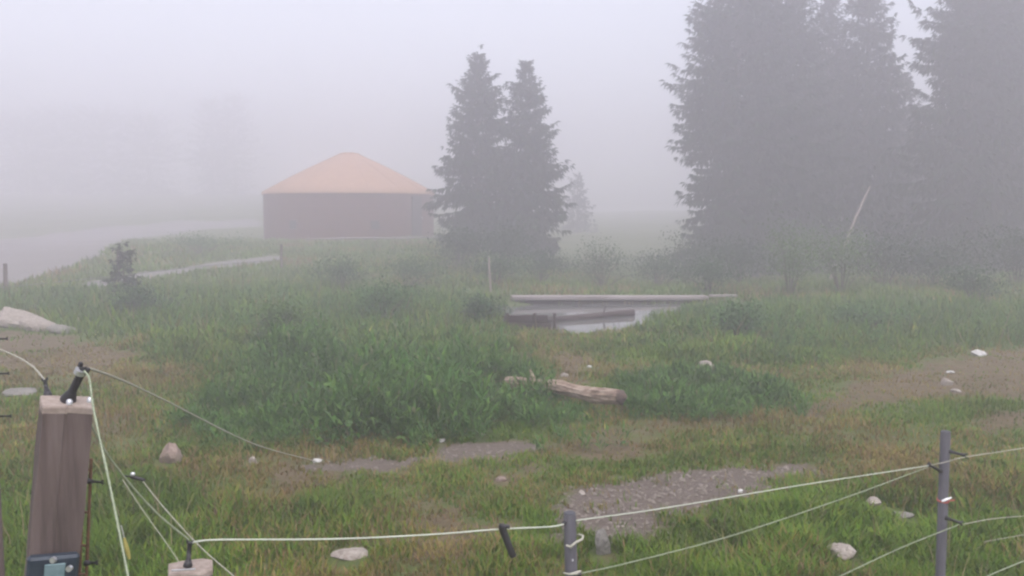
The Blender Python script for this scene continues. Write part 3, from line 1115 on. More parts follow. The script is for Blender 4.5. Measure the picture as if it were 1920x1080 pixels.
# ------------------------------------------------------------------ round tent on its deck
def round_tent():
    Y = 57.0
    c = at(657, 448, Y)
    x0, z0 = c.x, float(hgt(c.x, Y))
    root = empty('round_tent', (x0, Y, z0))
    tag(root, 'round tent with orange cone roof and brown wall, dim in the fog', 'tent')
    zb = at(657, 447, Y).z - z0
    ze = at(657, 361, Y).z - z0
    za = at(657, 287, Y).z - z0
    R = (815 - 500) / 2 / F * Y
    w = MB()
    w.lathe([(R - .06, zb), (R - .05, (zb + ze) / 2), (R - .06, ze + 0.02)], 48)
    wall = w.build('wall', M['feltwall'], root)
    # belts round the wall
    for q in (0.33, 0.68):
        z = zb + (ze - zb) * q
        MB().lathe([(R - .045, z - .03), (R - .03, z), (R - .045, z + .03)], 48).build('belt', M['feltwall'], wall)
    r = MB()
    prof = []
    for t in np.linspace(0, 1, 9):
        rr = R + .04 - (R + .04 - 0.62) * t
        prof.append((rr, ze - 0.02 + (za - 0.06 - ze) * (t + 0.03 * math.sin(math.pi * t))))
    r.lathe([(R + .04, ze - .16)] + prof, 48)
    roof = r.build('roof', M['canvas'], root)
    MB().lathe([(0.64, za - .12), (0.64, za - .03), (0.40, za + .02), (0.0, za + .04)], 24).build('roof_cap', M['canvas'], roof)
    for k in range(16):
        a = 2 * math.pi * k / 16
        ps = [(math.cos(a) * (p[0] + .012), math.sin(a) * (p[0] + .012), p[1] + .02) for p in prof]
        MB().tube(ps, 0.010, 5).build('seam', M['canvas'], roof)
    # door and windows
    def panel(name, ang, z, wd, hg, mat, par, off=0.0, dep=0.07):
        mb = MB()
        rot = Matrix.Rotation(ang + math.pi / 2, 3, 'Z')
        p = Vector((math.cos(ang) * (R - .03 + off), math.sin(ang) * (R - .03 + off), z))
        mb.box(p, (wd, dep, hg), rot, 0.015)
        return mb.build(name, mat, par)
    hgt_w = ze - zb
    for ang in (-2.05, -1.12):
        f = panel('window', ang, zb + hgt_w * .32, 0.62, 0.62, M['feltwall'], root)
        panel('pane', ang, zb + hgt_w * .32, 0.50, 0.50, M['glassdark'], f, 0.02)
    dr = panel('door', -0.55, zb + hgt_w * .46, 0.95, hgt_w * .88, M['darktimber'], root)
    panel('handle', -0.46, zb + hgt_w * .45, 0.05, 0.14, M['steel'], dr, 0.05, 0.05)
    # deck with posts and edge boards
    dk = MB()
    dk.lathe([(0, zb - .12), (R + .55, zb - .12), (R + .55, zb), (0, zb)], 10, smooth=False)
    deck = dk.build('deck', M['timber'], root)
    for k in range(10):
        a = 2 * math.pi * k / 10
        x, y = math.cos(a) * (R + .4), math.sin(a) * (R + .4)
        gz = float(hgt(x0 + x, Y + y)) - z0 - .2
        if zb - .12 - gz > 0.02:
            MB().box((x, y, (gz + zb - .125) / 2), (.12, .12, zb - .125 - gz), None, .01).build('deck_post', M['timber'], deck)


round_tent()


def rail_fence():
    root = empty('rail_fence', at(590, 470, 46.0))
    root.location.z = float(hgt(root.location.x, 46.0))
    tag(root, 'low pale rail fence in front of the round tent', 'fence')
    o = root.location.copy()
    a = at(572, 449, 46.0)
    b = at(832, 444, 46.6)
    MB().tube([a - o, a.lerp(b, .35) - o + Vector((0, 0, .02)), a.lerp(b, .7) - o + Vector((0, 0, -.02)), b - o], .045, 7).build('rail', M['timber'], root)
    a2, b2 = a - Vector((0, 0, .42)), b - Vector((0, 0, .42))
    MB().tube([a2 - o, a2.lerp(b2, .5) - o, b2 - o], .04, 7).build('rail', M['timber'], root)
    for t in np.linspace(0.02, .98, 5):
        p = a.lerp(b, t)
        g = float(hgt(p.x, p.y))
        MB().tube([(p.x - o.x, p.y - o.y + .07, g - .2 - o.z), (p.x - o.x, p.y - o.y + .07, p.z + .1 - o.z)], .05, 7).build('post', M['timber'], root)


rail_fence()


# ------------------------------------------------------------------ pond timbers
def beam_between(name, a, b, hgt_, dep, mat, label, cat, bev=0.02, parts=None):
    a, b = Vector(a), Vector(b)
    c = (a + b) / 2
    d = b - a
    root = empty(name, c)
    tag(root, label, cat)
    X = d.normalized()
    Yv = Vector((0, 0, 1)).cross(X).normalized()
    Zv = X.cross(Yv)
    R3 = Matrix((X, Yv, Zv)).transposed()
    return root, R3, d.length


a = at(958, 558, 23.3)
b = at(1326, 558, 23.9)
root, R3, L = beam_between('timber_beam', a, b, .2, .3, None, 'long pale weathered timber beam lying across the far side of the pond', 'beam')
MB().box((0, 0, 0), (L, 0.34, 0.11), R3, 0.02).build('beam_top', M['timber'], root)
MB().box((-L * .03, 0.03, -0.165), (L * .93, 0.26, 0.20), R3, 0.02).build('lower_beam', M['darktimber'], root)
MB().box((L * .5 + .36, 0.06, 0.045), (0.75, 0.16, 0.06), R3, 0.01).build('thin_rail', M['timber'], root)
for t in (-.44, -.02, .17, .46):
    g = WATER_Z - .35 - root.location.z
    MB().tube([R3 @ Vector((L * t, 0.02, 0)) + Vector((0, 0, -.28)), R3 @ Vector((L * t, 0.02, 0)) + Vector((0, 0, g))], .075, 8).build('support', M['darktimber'], root)

a = at(948, 598, 18.9)
b = at(1186, 583, 20.8)
lg = empty('floating_log', (a + b) / 2)
lg.location.z = WATER_Z + 0.04
tag(lg, 'dark wet log lying low across the pond water', 'log')
d = (b - a) / 2
d.z = 0
pts = [(-d) * (1 - t) + d * t + Vector((0, 0, .02 * math.sin(t * 9))) for t in np.linspace(0, 1, 9)]
MB().tube(pts, [.09 + .015 * math.sin(i * 1.7) for i in range(9)], 10).build('trunk', M['darktimber'], lg)
MB().tube([pts[6], pts[6] + Vector((.05, -.05, .22))], [.03, .015], 6).build('branch_stub', M['darktimber'], lg)

# dark plank wall on the left bank
a = Vector((*plane_pt(948, 632, WATER_Z), 0))
b = Vector((*plane_pt(1040, 632, WATER_Z), 0))
pw = empty('plank_wall', ((a.x + b.x) / 2, a.y + .15, WATER_Z))
tag(pw, 'dark plank wall at the left bank of the pond', 'wall')
wd = (b.x - a.x)
for i in range(3):
    MB().box((-.04 * i, 0.01 * i, 0.03 + i * 0.155), (wd * (1 - .05 * i), .05, .145), None, .008).build('plank', M['darktimber'], pw)
for sx in (-.47, .1, .5):
    MB().tube([(wd * sx, -.06, -.35), (wd * sx, -.06, .46)], .035, 8).build('post', M['darktimber'], pw)


# thin pole, leaning dead trunk
def stick(name, label, cat, p0, p1, r0, r1, mat, wob=0.01, sides=8):
    p0, p1 = Vector(p0), Vector(p1)
    pts = [p0.lerp(p1, t) - p0 + Vector((wob * math.sin(5 * t + 1), 0, 0)) * (t * (1 - t) * 4) for t in np.linspace(0, 1, 7)]
    mb = MB()
    mb.tube(pts, [r0 + (r1 - r0) * t for t in np.linspace(0, 1, 7)], sides)
    o = mb.build(name, mat, None, p0)
    return tag(o, label, cat)


g = at(920, 545, 25.6)
g.z = float(hgt(g.x, 25.6)) - .1
stick('wooden_stake', 'thin pale stake upright in front of the two spruces', 'stake', g, at(917, 482, 25.6), .035, .03, M['pole'])
p0, p1 = at(1590, 446, 34.0), at(1631, 350, 34.2)
dirv = (p0 - p1).normalized()
foot = p0 + dirv * ((p0.z - float(hgt(p0.x, 34.0))) / max(1e-3, -dirv.z))
stick('leaning_pole', 'pale bare pole leaning in front of the dark grove', 'pole', foot, p1, .07, .04, M['pole'], .05)


# fallen log in the meadow
def fallen_log():
    a = gpt(950, 742)
    b = gpt(1163, 790)
    mid = (a + b) / 2
    root = empty('fallen_log', mid)
    tag(root, 'bleached fallen log with broken end lying beside the herb bank', 'log')
    pts, rad = [], []
    for t in np.linspace(0, 1, 25):
        p = a.lerp(b, t) - mid
        z = float(hgt(p.x + mid.x, p.y + mid.y)) - mid.z
        pts.append(Vector((p.x + .012 * math.sin(5 * t), p.y, z + 0.17 + .012 * math.sin(t * 6) + 0.07 * t)))
        rad.append((.062 + .030 * t + .005 * math.sin(t * 17)) * (1 if t < .97 else .92))
    mb = MB()
    mb.tube(pts, rad, 22, cap=True, rough=0.075, smooth=False)
    mb.build('trunk', M['log'], root)
    e = pts[-1]
    d = (pts[-1] - pts[-2]).normalized()
    MB().tube([e - d * .01, e + d * .03, e + d * .05, e + d * .09], [.085, .080, .055, .02], 11, rough=.16).build('broken_end', M['logdark'], root)
    MB().tube([pts[6] + Vector((0, 0, .05)), pts[6] + Vector((-.05, .05, .17))], [.035, .012], 6).build('branch_stub', M['log'], root)


fallen_log()


# ------------------------------------------------------------------ stones
def stone_mesh(name, sx, sy, sz, seed, mat):
    import bmesh
    r = np.random.default_rng(seed)
    bm = bmesh.new()
    bmesh.ops.create_icosphere(bm, subdivisions=3, radius=1.0)
    k = r.normal(size=(9, 3))
    k /= np.linalg.norm(k, axis=1, keepdims=True)
    off = 0.48 + 0.4 * r.random(9)
    for v in bm.verts:
        c = np.array(v.co)
        for kk, oo in zip(k, off):           # cut flat facets
            dd = c @ kk - oo
            if dd > 0:
                c = c - kk * dd * 0.95
        c = c * (1 + .05 * math.sin(c[0] * 9 + seed) * math.sin(c[1] * 8) + .03 * math.sin(c[2] * 15 + c[0] * 11))
        v.co = (c[0] * sx, c[1] * sy, c[2] * sz)
    me = bpy.data.meshes.new(name)
    bm.to_mesh(me)
    bm.free()
    me.materials.append(mat)
    return me


for i, (px, py, w, h, mt, lb) in enumerate(STONES):
    p = gpt(px, py)
    dist = (p - CAM).length
    sx = w / 2 / F * dist * 1.12
    sz = max(h / F * dist * 0.75, sx * .34)
    me = stone_mesh('stone', sx, sx * (0.7 + .3 * random.random()), sz, 400 + i, M[mt])
    o = link_mesh('stone', me, None, None, (p.x, p.y, p.z + sz * .36))
    o.rotation_euler = (0, 0, random.uniform(-.5, .5))
    tag(o, lb, 'stone', SG)

for px, py, sx, sy, sz, tilt, sd, mt, lb in (
        (28, 612, .62, .42, .30, 10, 83, 'rock', 'biggest pale boulder at the left picture edge behind the brown soil'),
        (78, 618, .42, .36, .20, 14, 78, 'rock', 'middle boulder of the pale row at the left picture edge'),
        (118, 624, .30, .25, .13, 8, 91, 'rockgrey', 'smallest dull boulder at the right end of the pale row')):
    p = gpt(px, py)
    o = link_mesh('boulder', stone_mesh('boulder', sx, sy, sz, sd, M[mt]), None, None, (p.x, p.y, p.z + sz * .35))
    o.rotation_euler = (0, math.radians(tilt), .2 * math.sin(sd))
    tag(o, lb, 'boulder', 'pale boulders at the left edge')


# ------------------------------------------------------------------ the near fence
def perp(d):
    a = Vector((0, 0, 1)) if abs(d.z) < .9 else Vector((1, 0, 0))
    return d.cross(a).normalized()


def insulator(parent, o, p0, p1, r, name='insulator', head=1.9, base=2.2):
    """black peg insulator from its base at p0 to its head at p1, in world coordinates"""
    p0, p1 = Vector(p0) - o, Vector(p1) - o
    d = (p1 - p0).normalized()
    L = (p1 - p0).length
    mb = MB()
    mb.tube([p0, p0 + d * .006, p0 + d * (.02 + r), p0 + d * (L * .3), p0 + d * (L * .8), p0 + d * (L * .86), p1],
            [r * base, r * base, r * 1.1, r, r * .95, r * head * .8, r * head * .8], 10)
    n = perp(d)
    # ears of the rope slot
    e = n.cross(d)
    for s in (-1, 1):
        mb.tube([p1 - d * r * .5 + e * s * r * .9, p1 + d * r * 1.0 + e * s * r * 1.35], [r * .7, r * .5], 6)
    return mb.build(name, M['black'], parent)


def lean_frame(base, top):
    z = (top - base).normalized()
    x = Vector((base.y, -base.x, 0)).normalized()
    x = (x - z * x.dot(z)).normalized()
    return Matrix((x, z.cross(x), z)).transposed()


# tall wooden post
def tall_post():
    Y = 2.65
    top = at(125, 757, Y)
    low = at(95, 1080, Y)
    d = (low - top)
    base = top + d * ((top.z - 0.0) / (top.z - low.z))
    base.z = float(hgt(base.x, base.y))
    W = 94 / F * Y * 0.91
    root = empty('wooden_post', base)
    tag(root, 'tall squared weathered wooden post with slanted black insulator on top', 'post')
    R3 = lean_frame(base, top)
    H = (top - base).length
    # body: four faces with a crack and slightly worn, wavy edges
    vs, fs = [], []
    sec = [(-.5, -.5), (-.07, -.508), (-.045, -.492), (-.02, -.508), (.5, -.5), (.52, 0), (.5, .5), (0, .51), (-.5, .5), (-.52, 0)]
    nz = 26
    for i in range(nz):
        t = i / (nz - 1)
        for j, (sx, sy) in enumerate(sec):
            jx = .012 * math.sin(t * 21 + j * 2.1) + .006 * math.sin(t * 57 + j)
            jy = .012 * math.sin(t * 17 + j * 1.3)
            sc_ = 1.02 - .02 * t
            vs.append(R3 @ Vector(((sx + jx) * W * sc_, (sy + jy) * W * sc_, -0.25 + t * (H - .012 + .25))))
    n = len(sec)
    for i in range(nz - 1):
        for j in range(n):
            fs.append((i * n + j, i * n + (j + 1) % n, (i + 1) * n + (j + 1) % n, (i + 1) * n + j))
    fs.append(tuple(range((nz - 1) * n, nz * n)))
    mb = MB()
    mb._add(vs, fs, False)
    mb.build('shaft', M['wood'], root)
    # pale sawn top with uneven edge
    vs, fs = [], []
    for i, (zz, sc_) in enumerate(((H - .013, 1.012), (H + .004, 1.0), (H + .008, .96))):
        for j, (sx, sy) in enumerate(sec):
            vs.append(R3 @ Vector((sx * W * sc_, sy * W * sc_, zz + .003 * math.sin(j * 2.7))))
    for i in range(2):
        for j in range(n):
            fs.append((i * n + j, i * n + (j + 1) % n, (i + 1) * n + (j + 1) % n, (i + 1) * n + j))
    fs.append(tuple(range(2 * n, 3 * n)))
    mb = MB()
    mb._add(vs, fs, False)
    cap = mb.build('sawn_top', M['endgrain'], root)
    T = base
    # big slanted insulator
    Yi = Y
    i0 = at(127, 751, Yi)
    i1 = at(156, 692, Yi - .02)
    ins = insulator(root, T, i0, i1, .0125, head=1.25, base=1.9)
    mb = MB()
    q = at(149, 699, Yi - .025) - T
    dd = (i1 - i0).normalized()
    mb.tube([q - dd * .004, q + dd * .012], .0165, 10)
    mb.build('collar', M['steel'], ins)
    mb = MB()
    mb.tube([i1 - T + Vector((-.002, -.01, .004)), i1 - T + Vector((.017, -.012, .006))], .0045, 6)
    mb.build('clip', M['black'], ins)
    for px, py in ((130, 752), (169, 748)):
        s = at(px, py, Y - .05) - T
        MB().lathe([(0, .006), (.006, .005), (.009, 0), (.009, -.01)], 10, s).build('screw', M['steel'], cap)
    # small insulator at the back
    insulator(root, T, at(90, 744, Y + .09), at(84, 712, Y + .1), .006, head=1.2)
    # dark blue plate with faded label near the bottom
    c = at(97, 1085, Y - W * .60)
    mb = MB()
    mb.box(c - T, (W * 1.02, .035, .15), R3, .008)
    pl = mb.build('plate', M['blue'], root)
    MB().box(at(102, 1076, Y - W * .60 - .02) - T, (.056, .006, .062), R3, .002).build('label', M['teal'], pl)
    for px, py in ((100, 1050), (130, 1066), (68, 1072)):
        b = at(px, py, Y - W * .60 - .02) - T
        MB().tube([b + Vector((0, .006, 0)), b + Vector((0, -.006, 0))], .009, 8).build('bolt', M['steel'], pl)


tall_post()


# rusty double rod behind the tall post
def rusty_rods():
    Y = 2.78
    a = at(171, 860, Y)
    b = at(162, 1080, Y)
    base = a + (b - a) * (a.z / (a.z - b.z))
    base.z = float(hgt(base.x, base.y))
    root = empty('rusty_rod_frame', base)
    tag(root, 'thin rusty iron rod frame just right of the tall wooden post', 'rod')
    o = base
    dn = (base - a).normalized() * .2
    sh = at(158, 900, Y + .03) - at(171, 900, Y)
    MB().tube([a - o, base - o + dn], .0052, 8).build('rod', M['rust'], root)
    MB().tube([a + sh - o, base + sh - o + dn], .0052, 8).build('rod', M['rust'], root)
    for py in (880, 960, 1023, 1078):
        t = (py - 860) / 220
        p = a + (b - a) * t - o
        MB().tube([p, p + sh], .0042, 6).build('rung', M['rust'], root)
    insulator(root, o, at(163, 902, Y - .01), at(192, 904, Y - .02), .0042, head=1.3)
    insulator(root, o, at(160, 1056, Y - .01), at(182, 1055, Y - .02), .0042, head=1.3)


rusty_rods()


# low wooden post
def low_post():
    Y = 3.12
    top = at(362, 1066, Y)
    base = Vector((top.x - .01, top.y, float(hgt(top.x, top.y))))
    W = 84 / F * Y * 0.95
    root = empty('wooden_post', base)
    tag(root, 'low pale wooden post at the bottom edge with upright black insulator', 'post')
    H = top.z - base.z
    R3 = lean_frame(base, base + Vector((0, 0, 1)))
    mb = MB()
    sec = [(-.5, -.38), (-.2, -.5), (.25, -.5), (.5, -.34), (.52, .2), (.3, .48), (-.2, .5), (-.5, .3)]
    vs, fs = [], []
    n = len(sec)
    for i in range(14):
        t = i / 13
        for j, (sx, sy) in enumerate(sec):
            vs.append(R3 @ Vector(((sx + .015 * math.sin(t * 20 + j)) * W, (sy + .015 * math.sin(t * 16 + 2 * j)) * W, -.2 + t * (H - .01 + .2))))
    for i in range(13):
        for j in range(n):
            fs.append((i * n + j, i * n + (j + 1) % n, (i + 1) * n + (j + 1) % n, (i + 1) * n + j))
    fs.append(tuple(range(13 * n, 14 * n)))
    mb._add(vs, fs, False)
    mb.build('shaft', M['wood'], root)
    vs, fs = [], []
    for zz, s in ((H - .012, 1.01), (H + .004, 1.0), (H + .008, .95)):
        for j, (sx, sy) in enumerate(sec):
            vs.append(R3 @ Vector((sx * W * s, sy * W * s, zz + .004 * math.sin(j * 2))))
    for i in range(2):
        for j in range(n):
            fs.append((i * n + j, i * n + (j + 1) % n, (i + 1) * n + (j + 1) % n, (i + 1) * n + j))
    fs.append(tuple(range(2 * n, 3 * n)))
    mb = MB()
    mb._add(vs, fs, False)
    cap = mb.build('sawn_top', M['endgrain'], root)
    insulator(root, base, at(352, 1062, Y - .03), at(356, 1017, Y - .03), .008, head=1.35, base=2.0)
    MB().tube([at(322, 1070, Y - .075) - base, at(366, 1067, Y - .075) - base], .003, 6).build('wire_staple', M['steel'], cap)


low_post()


# round grey posts
def grey_post(label, px_t, py_t, px_b, py_b, Y, r):
    top = at(px_t, py_t, Y)
    low = at(px_b, py_b, Y)
    base = top + (low - top) * (top.z / (top.z - low.z))
    base.z = float(hgt(base.x, base.y))
    root = empty('grey_post', base)
    tag(root, label, 'post', 'round grey fence posts')
    d = (top - base)
    n = d.normalized()
    mb = MB()
    pts = [-n * .2] + [d * t for t in np.linspace(0.02, .97, 12)] + [d - n * .006]
    mb.tube(pts, [r * 1.02] + [r * (1 + .012 * math.sin(i * 2.3)) for i in range(12)] + [r * .97], 20, cap=False)
    mb.build('shaft', M['plastic'], root)
    MB().tube([d - n * .007, d - n * .001, d], [r * .97, r * .90, r * .72], 20).build('post_top', M['plasticdark'], root)
    return root, base, top, n


YC, YR = 3.80, 5.07
rc, bc_, tc_, nc_ = grey_post('round grey post at the bottom middle with a rope loop', 1068, 960, 1071, 1080, YC, 24 / 2 / F * YC)
# rope loop and knot, dark nub, lower knot
lp = [at(1061, 1022, YC - .04), at(1070, 1026, YC - .045), at(1080, 1017, YC - .045), at(1092, 1011, YC - .03), at(1093, 1005, YC - .02), at(1086, 1002, YC), at(1080, 1006, YC + .02)]
MB().tube([p - bc_ for p in lp], [.004, .0075, .006, .0055, .005, .005, .004], 7).build('rope_loop', M['oldrope'], rc)
MB().tube([at(1060, 978, YC - .02) - bc_, at(1055, 982, YC - .025) - bc_], .008, 8).build('insulator', M['black'], rc)
lp = [at(1056, 1074, YC - .035), at(1068, 1077, YC - .045), at(1080, 1075, YC - .045), at(1089, 1071, YC - .03)]
MB().tube([p - bc_ for p in lp], [.003, .005, .009, .005], 7).build('rope_knot', M['oldrope'], rc)
MB().tube([at(1075, 1076, YC - .04) - bc_, at(1090, 1078, YC - .04) - bc_], .008, 8).build('insulator', M['black'], rc)
MB().tube([at(1074, 1050, YC - .03) - bc_, at(1074, 1051, YC - .043) - bc_], .004, 8).build('screw', M['steel'], rc)

rr, br_, tr_, nr_ = grey_post('round grey post at the right with three black insulators', 1773, 808, 1763, 1080, YR, 18.5 / 2 / F * YR)
insulator(rr, br_, at(1776, 845, YR - .01), at(1810, 854, YR - .05), .0085, head=1.5, base=1.8)
insulator(rr, br_, at(1765, 884, YR - .01), at(1741, 871, YR - .05), .0085, head=1.7, base=1.4)
insulator(rr, br_, at(1771, 970, YR - .02), at(1803, 981, YR - .05), .0085, head=1.5, base=1.8)
r_ = 18.5 / 2 / F * YR + .003
ring = [at(1768, 938, YR) + Vector((math.cos(a) * r_, math.sin(a) * r_, .004 * math.sin(a))) - br_ for a in np.linspace(0, 6.283, 17)]
MB().tube(ring, .005, 6).build('red_tie', M['red'], rr)
MB().tube([at(1766, 940, YR - .032) - br_, at(1776, 936, YR - .035) - br_, at(1784, 933, YR - .03) - br_], [.006, .008, .004], 7).build('white_tie', M['white'], rr)
MB().tube([at(1775, 939, YR - .03) - br_, at(1790, 938, YR - .035) - br_], .004, 6).build('tie_end', M['red'], rr)
MB().tube([at(1761, 1053, YR - .03) - br_, at(1761, 1053, YR - .038) - br_], .006, 8).build('screw', M['plasticdark'], rr)

# post just outside the left edge, its insulators reach into the picture
Yl = 3.3
tb = at(-37, 610, Yl)
bb = Vector((tb.x, tb.y, float(hgt(tb.x, tb.y))))
rl = empty('wooden_post', bb)
tag(rl, 'post at the left picture edge of which only black peg tips show', 'post')
MB().tube([(0, 0, -.2), (0, 0, (tb.z - bb.z) * .5), tb - bb], [.042, .04, .038], 12).build('shaft', M['wood'], rl)
for py, x1 in ((636, 13), (701, 16), (781, 20)):
    insulator(rl, bb, at(-12, py, Yl - .03), at(x1, py - 1, Yl - .04), .0035, head=1.2, base=2)


# ropes
def rope(name, label, pts, r, mat, cat='rope', sag=0.0, n=24, group='fence ropes of the near fence', twist=True):
    """smooth rope through the points"""
    P = [Vector(p) for p in pts]
    out = []
    m = len(P)
    for i in range(m - 1):
        a, b = P[i], P[i + 1]
        pa = P[i - 1] if i > 0 else a - (b - a)
        pb = P[i + 2] if i < m - 2 else b + (b - a)
        k = max(3, n // (m - 1))
        for j in range(k):
            t = j / k
            q = 0.5 * ((2 * a) + (b - pa) * t + (2 * pa - 5 * a + 4 * b - pb) * t * t + (3 * a - pa - 3 * b + pb) * t ** 3)
            q.z -= sag * 4 * t * (1 - t)
            out.append(q)
    out.append(P[-1])
    o = out[0].copy()
    rad = [r * (1 + .10 * math.sin(i * 2.4)) for i in range(len(out))]
    mb = MB()
    mb.tube([q - o for q in out], rad, 6)
    ob = mb.build(name, mat, None, None)
    ob.location = o
    return tag(ob, label, cat, group)


rope('fence_rope', 'bright rope falling steeply from the slanted insulator to the bottom edge',
     [at(158, 696, 2.60), at(168, 712, 2.57), at(175, 765, 2.52), at(205, 905, 2.38), at(240, 1080, 2.22), at(258, 1180, 2.15)], .0034, M['greenrope'])
g = gpt(590, 878, .01)
rope('fence_rope', 'slack pale rope running from the slanted insulator down into the meadow',
     [at(161, 691, 2.62), at(176, 694, 2.8), at(233, 715, 3.3), at(320, 756, 4.2), at(480, 834, 6.0), g], .0040, M['oldrope'])
rope('fence_rope', 'pale rope from behind the tall post down to the low wooden post',
     [at(168, 790, 2.80), at(200, 850, 2.86), at(250, 915, 2.95), at(300, 968, 3.02), at(354, 1012, 3.08)], .0034, M['greenrope'])
rope('fence_rope', 'second faint rope crossing the low post towards the bottom edge',
     [at(262, 895, 3.4), at(310, 955, 3.38), at(375, 1025, 3.35), at(440, 1082, 3.3), at(470, 1110, 3.28)], .0022, M['oldrope'])
rope('fence_rope', 'white rope between the low wooden post and the middle grey post',
     [at(360, 1018, 3.09), at(372, 1015, 3.09), at(420, 1012, 3.15), at(620, 1011, 3.35), at(800, 1003, 3.55), at(942, 992, 3.68), at(1030, 988, 3.75), at(1057, 983, 3.77)], .0036, M['rope'])
rope('fence_rope', 'upper white rope from the middle grey post to the right grey post',
     [at(1080, 976, 3.79), at(1250, 952, 4.1), at(1500, 910, 4.6), at(1690, 881, 4.92), at(1742, 873, 5.02)], .0028, M['rope'])
rope('fence_rope', 'lower sagging greenish rope from the middle grey post to the right grey post',
     [at(1090, 1075, 3.78), at(1180, 1055, 3.95), at(1370, 1005, 4.35), at(1580, 935, 4.75), at(1740, 876, 5.02)], .0028, M['greenrope'])
rope('fence_rope', 'pale rope running right from the top insulators of the right post',
     [at(1742, 873, 5.02), at(1775, 866, 4.99), at(1810, 857, 5.02), at(1920, 840, 5.5), at(2060, 815, 6.2)], .0028, M['oldrope'])
rope('fence_rope', 'greenish rope rising from the bottom edge to the lowest right insulator',
     [at(1500, 1112, 4.5), at(1580, 1078, 4.62), at(1690, 1027, 4.82), at(1800, 983, 5.02)], .0028, M['greenrope'])
rope('fence_rope', 'dim thin rope from the lowest right insulator to the right edge',
     [at(1806, 983, 5.02), at(1860, 973, 5.25), at(1925, 967, 5.6), at(2020, 958, 6.1)], .0024, M['oldrope'])
rope('fence_rope', 'short bit of rope in the bottom right corner',
     [at(1800, 1108, 4.4), at(1855, 1079, 4.55), at(1925, 1050, 4.75), at(2000, 1022, 4.95)], .0032, M['greenrope'])
rope('fence_rope', 'faint rope low at the right edge above the corner rope',
     [at(1845, 1016, 5.6), at(1925, 1002, 5.8), at(2010, 990, 6.0)], .0018, M['oldrope'])
rope('fence_rope', 'faint rope from the small back insulator to the left edge',
     [at(84, 713, 2.75), at(62, 688, 2.9), at(30, 668, 3.05), at(-14, 650, 3.25)], .0026, M['oldrope'])
rope('fence_rope', 'thin faint strand hanging between the steep rope and the low post',
     [at(230, 900, 3.36), at(270, 960, 3.3), at(320, 1030, 3.2), at(352, 1082, 3.12), at(372, 1120, 3.05)], .0014, M['oldrope'])

# loose insulators hanging on the ropes
root = empty('hanging_insulator', at(965, 1044, 3.66))
tag(root, 'loose black insulator dangling from the white rope left of the middle post', 'insulator')
o = root.location.copy()
MB().tube([at(942, 986, 3.66) - o, at(944, 997, 3.66) - o, at(952, 1018, 3.66) - o, at(960, 1038, 3.66) - o, at(962, 1044, 3.66) - o],
          [.018, .0165, .015, .0145, .012], 12).build('body', M['black'], root)
MB().tube([at(936, 984, 3.66) - o, at(956, 988, 3.66) - o], .0085, 8).build('head', M['black'], root)
MB().tube([at(963, 1040, 3.66) - o, at(967, 1041, 3.655) - o], .007, 8).build('hook', M['black'], root)

root = empty('hanging_insulator', at(250, 897, 3.38))
tag(root, 'slim black insulator lying sideways on the rope behind the steep rope', 'insulator')
o = root.location.copy()
MB().tube([at(246, 893, 3.38) - o, at(258, 897, 3.38) - o, at(271, 900, 3.37) - o], [.009, .0075, .006], 8).build('body', M['black'], root)
MB().tube([at(230, 892, 3.39) - o, at(247, 894, 3.38) - o], .0035, 6).build('pin', M['black'], root)
MB().lathe([(0, .01), (.008, .008), (.01, 0), (.006, -.006)], 10, at(249, 890, 3.38) - o).build('head', M['steel'], root)

root = empty('gate_handle', at(240, 1048, 2.40))
tag(root, 'small faded yellow handle hanging beside the steep rope', 'handle')
o = root.location.copy()
MB().tube([at(233, 1008, 2.40) - o, at(236, 1022, 2.40) - o, at(240, 1036, 2.40) - o, at(243, 1048, 2.40) - o], [.003, .006, .0065, .004], 8).build('grip', M['yellow'], root)
MB().tube([at(227, 985, 2.40) - o, at(231, 1000, 2.40) - o, at(233, 1010, 2.40) - o], .0016, 6).build('hook', M['steel'], root)


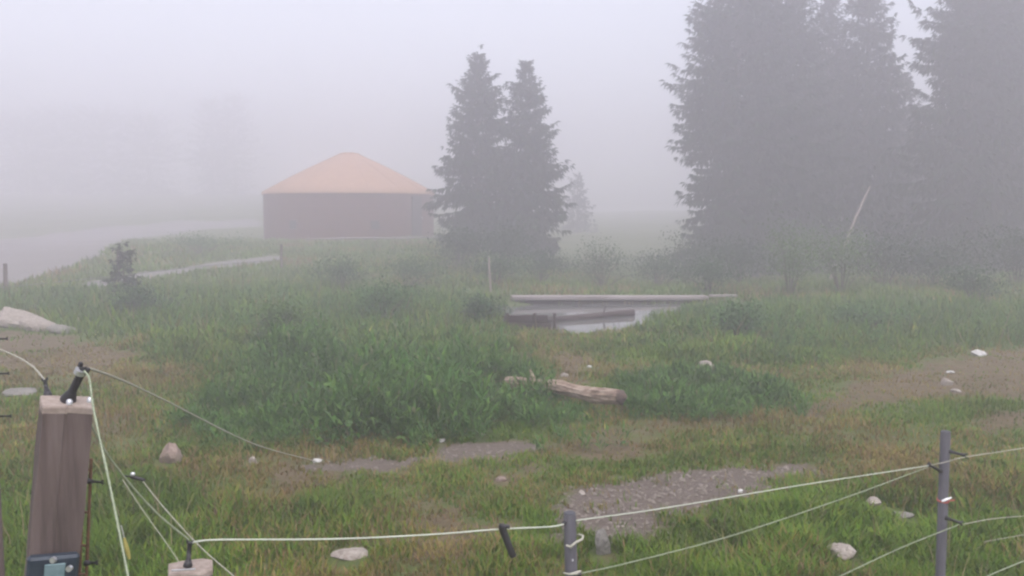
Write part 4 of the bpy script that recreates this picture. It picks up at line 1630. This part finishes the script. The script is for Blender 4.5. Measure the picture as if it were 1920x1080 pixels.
# ------------------------------------------------------------------ far fence along the track
def far_post(label, px, py_b, py_t, r=.06):
    b = gpt(px, py_b)
    t = at(px, py_t, b.y)
    o = MB().tube([(0, 0, -.15), (0, 0, (t.z - b.z) * .5), (.01, 0, t.z - b.z)], [r, r * .97, r * .9], 9).build('track_post', M['wood'], None, None)
    o.location = b
    tag(o, label, 'post', 'posts of the far track fence')
    return b, t


b1, t1 = far_post('dark fence post by the track at the left picture edge', 12, 556, 494)
b2, t2 = far_post('faint fence post behind the young spruce', 222, 530, 470, .05)
b3, t3 = far_post('faint fence post at the upper end of the lower path', 528, 505, 458, .05)
P = [at(-60, 543, b1.y - .8), at(12, 538, b1.y - .1), at(222, 517, b2.y - .1), at(380, 499, (b2.y + b3.y) / 2 - .1), at(528, 487, b3.y - .1)]
rope('fence_wire', 'dark wire of the far fence along the track', P, .012, M['wire'], 'wire', group=None, n=30)

# ------------------------------------------------------------------ fog
def haze():
    x0, x1, y0, y1, z0, z1 = -182, 182, -72, 242, -1.8, 16.5
    zt = max(float(GZ.max()), 0)
    print('highest ground', zt)
    z1 = max(z1, zt + .6, HI + .5)
    z0 = float(GZ.min()) - 1.0
    mb = MB()
    mb.box(((x0 + x1) / 2, (y0 + y1) / 2, (z0 + z1) / 2), (x1 - x0, y1 - y0, z1 - z0))
    m, nt, out = mat_new('fog')
    v = nt.nodes.new('ShaderNodeVolumePrincipled')
    v.inputs['Color'].default_value = (0.982, 0.940, 0.980, 1)
    v.inputs['Density'].default_value = HAZE_DENSITY
    v.inputs['Anisotropy'].default_value = 0.6
    v.inputs['Density Attribute'].default_value = ''
    v.inputs['Temperature Attribute'].default_value = ''
    nt.links.new(v.outputs[0], out.inputs['Volume'])
    o = mb.build('haze', m)
    tag(o, 'thick pale fog over the whole meadow', 'fog', kind='stuff')
    print('haze top', z1)


HI = 0
bpy.context.view_layer.update()
for ob in sc.objects:
    if ob.type == 'MESH':
        HI = max(HI, max((ob.matrix_world @ Vector(c)).z for c in ob.bound_box))
haze()
print('triangles', sum(len(o.data.loops) - 2 * len(o.data.polygons) for o in sc.objects if o.type == 'MESH'))
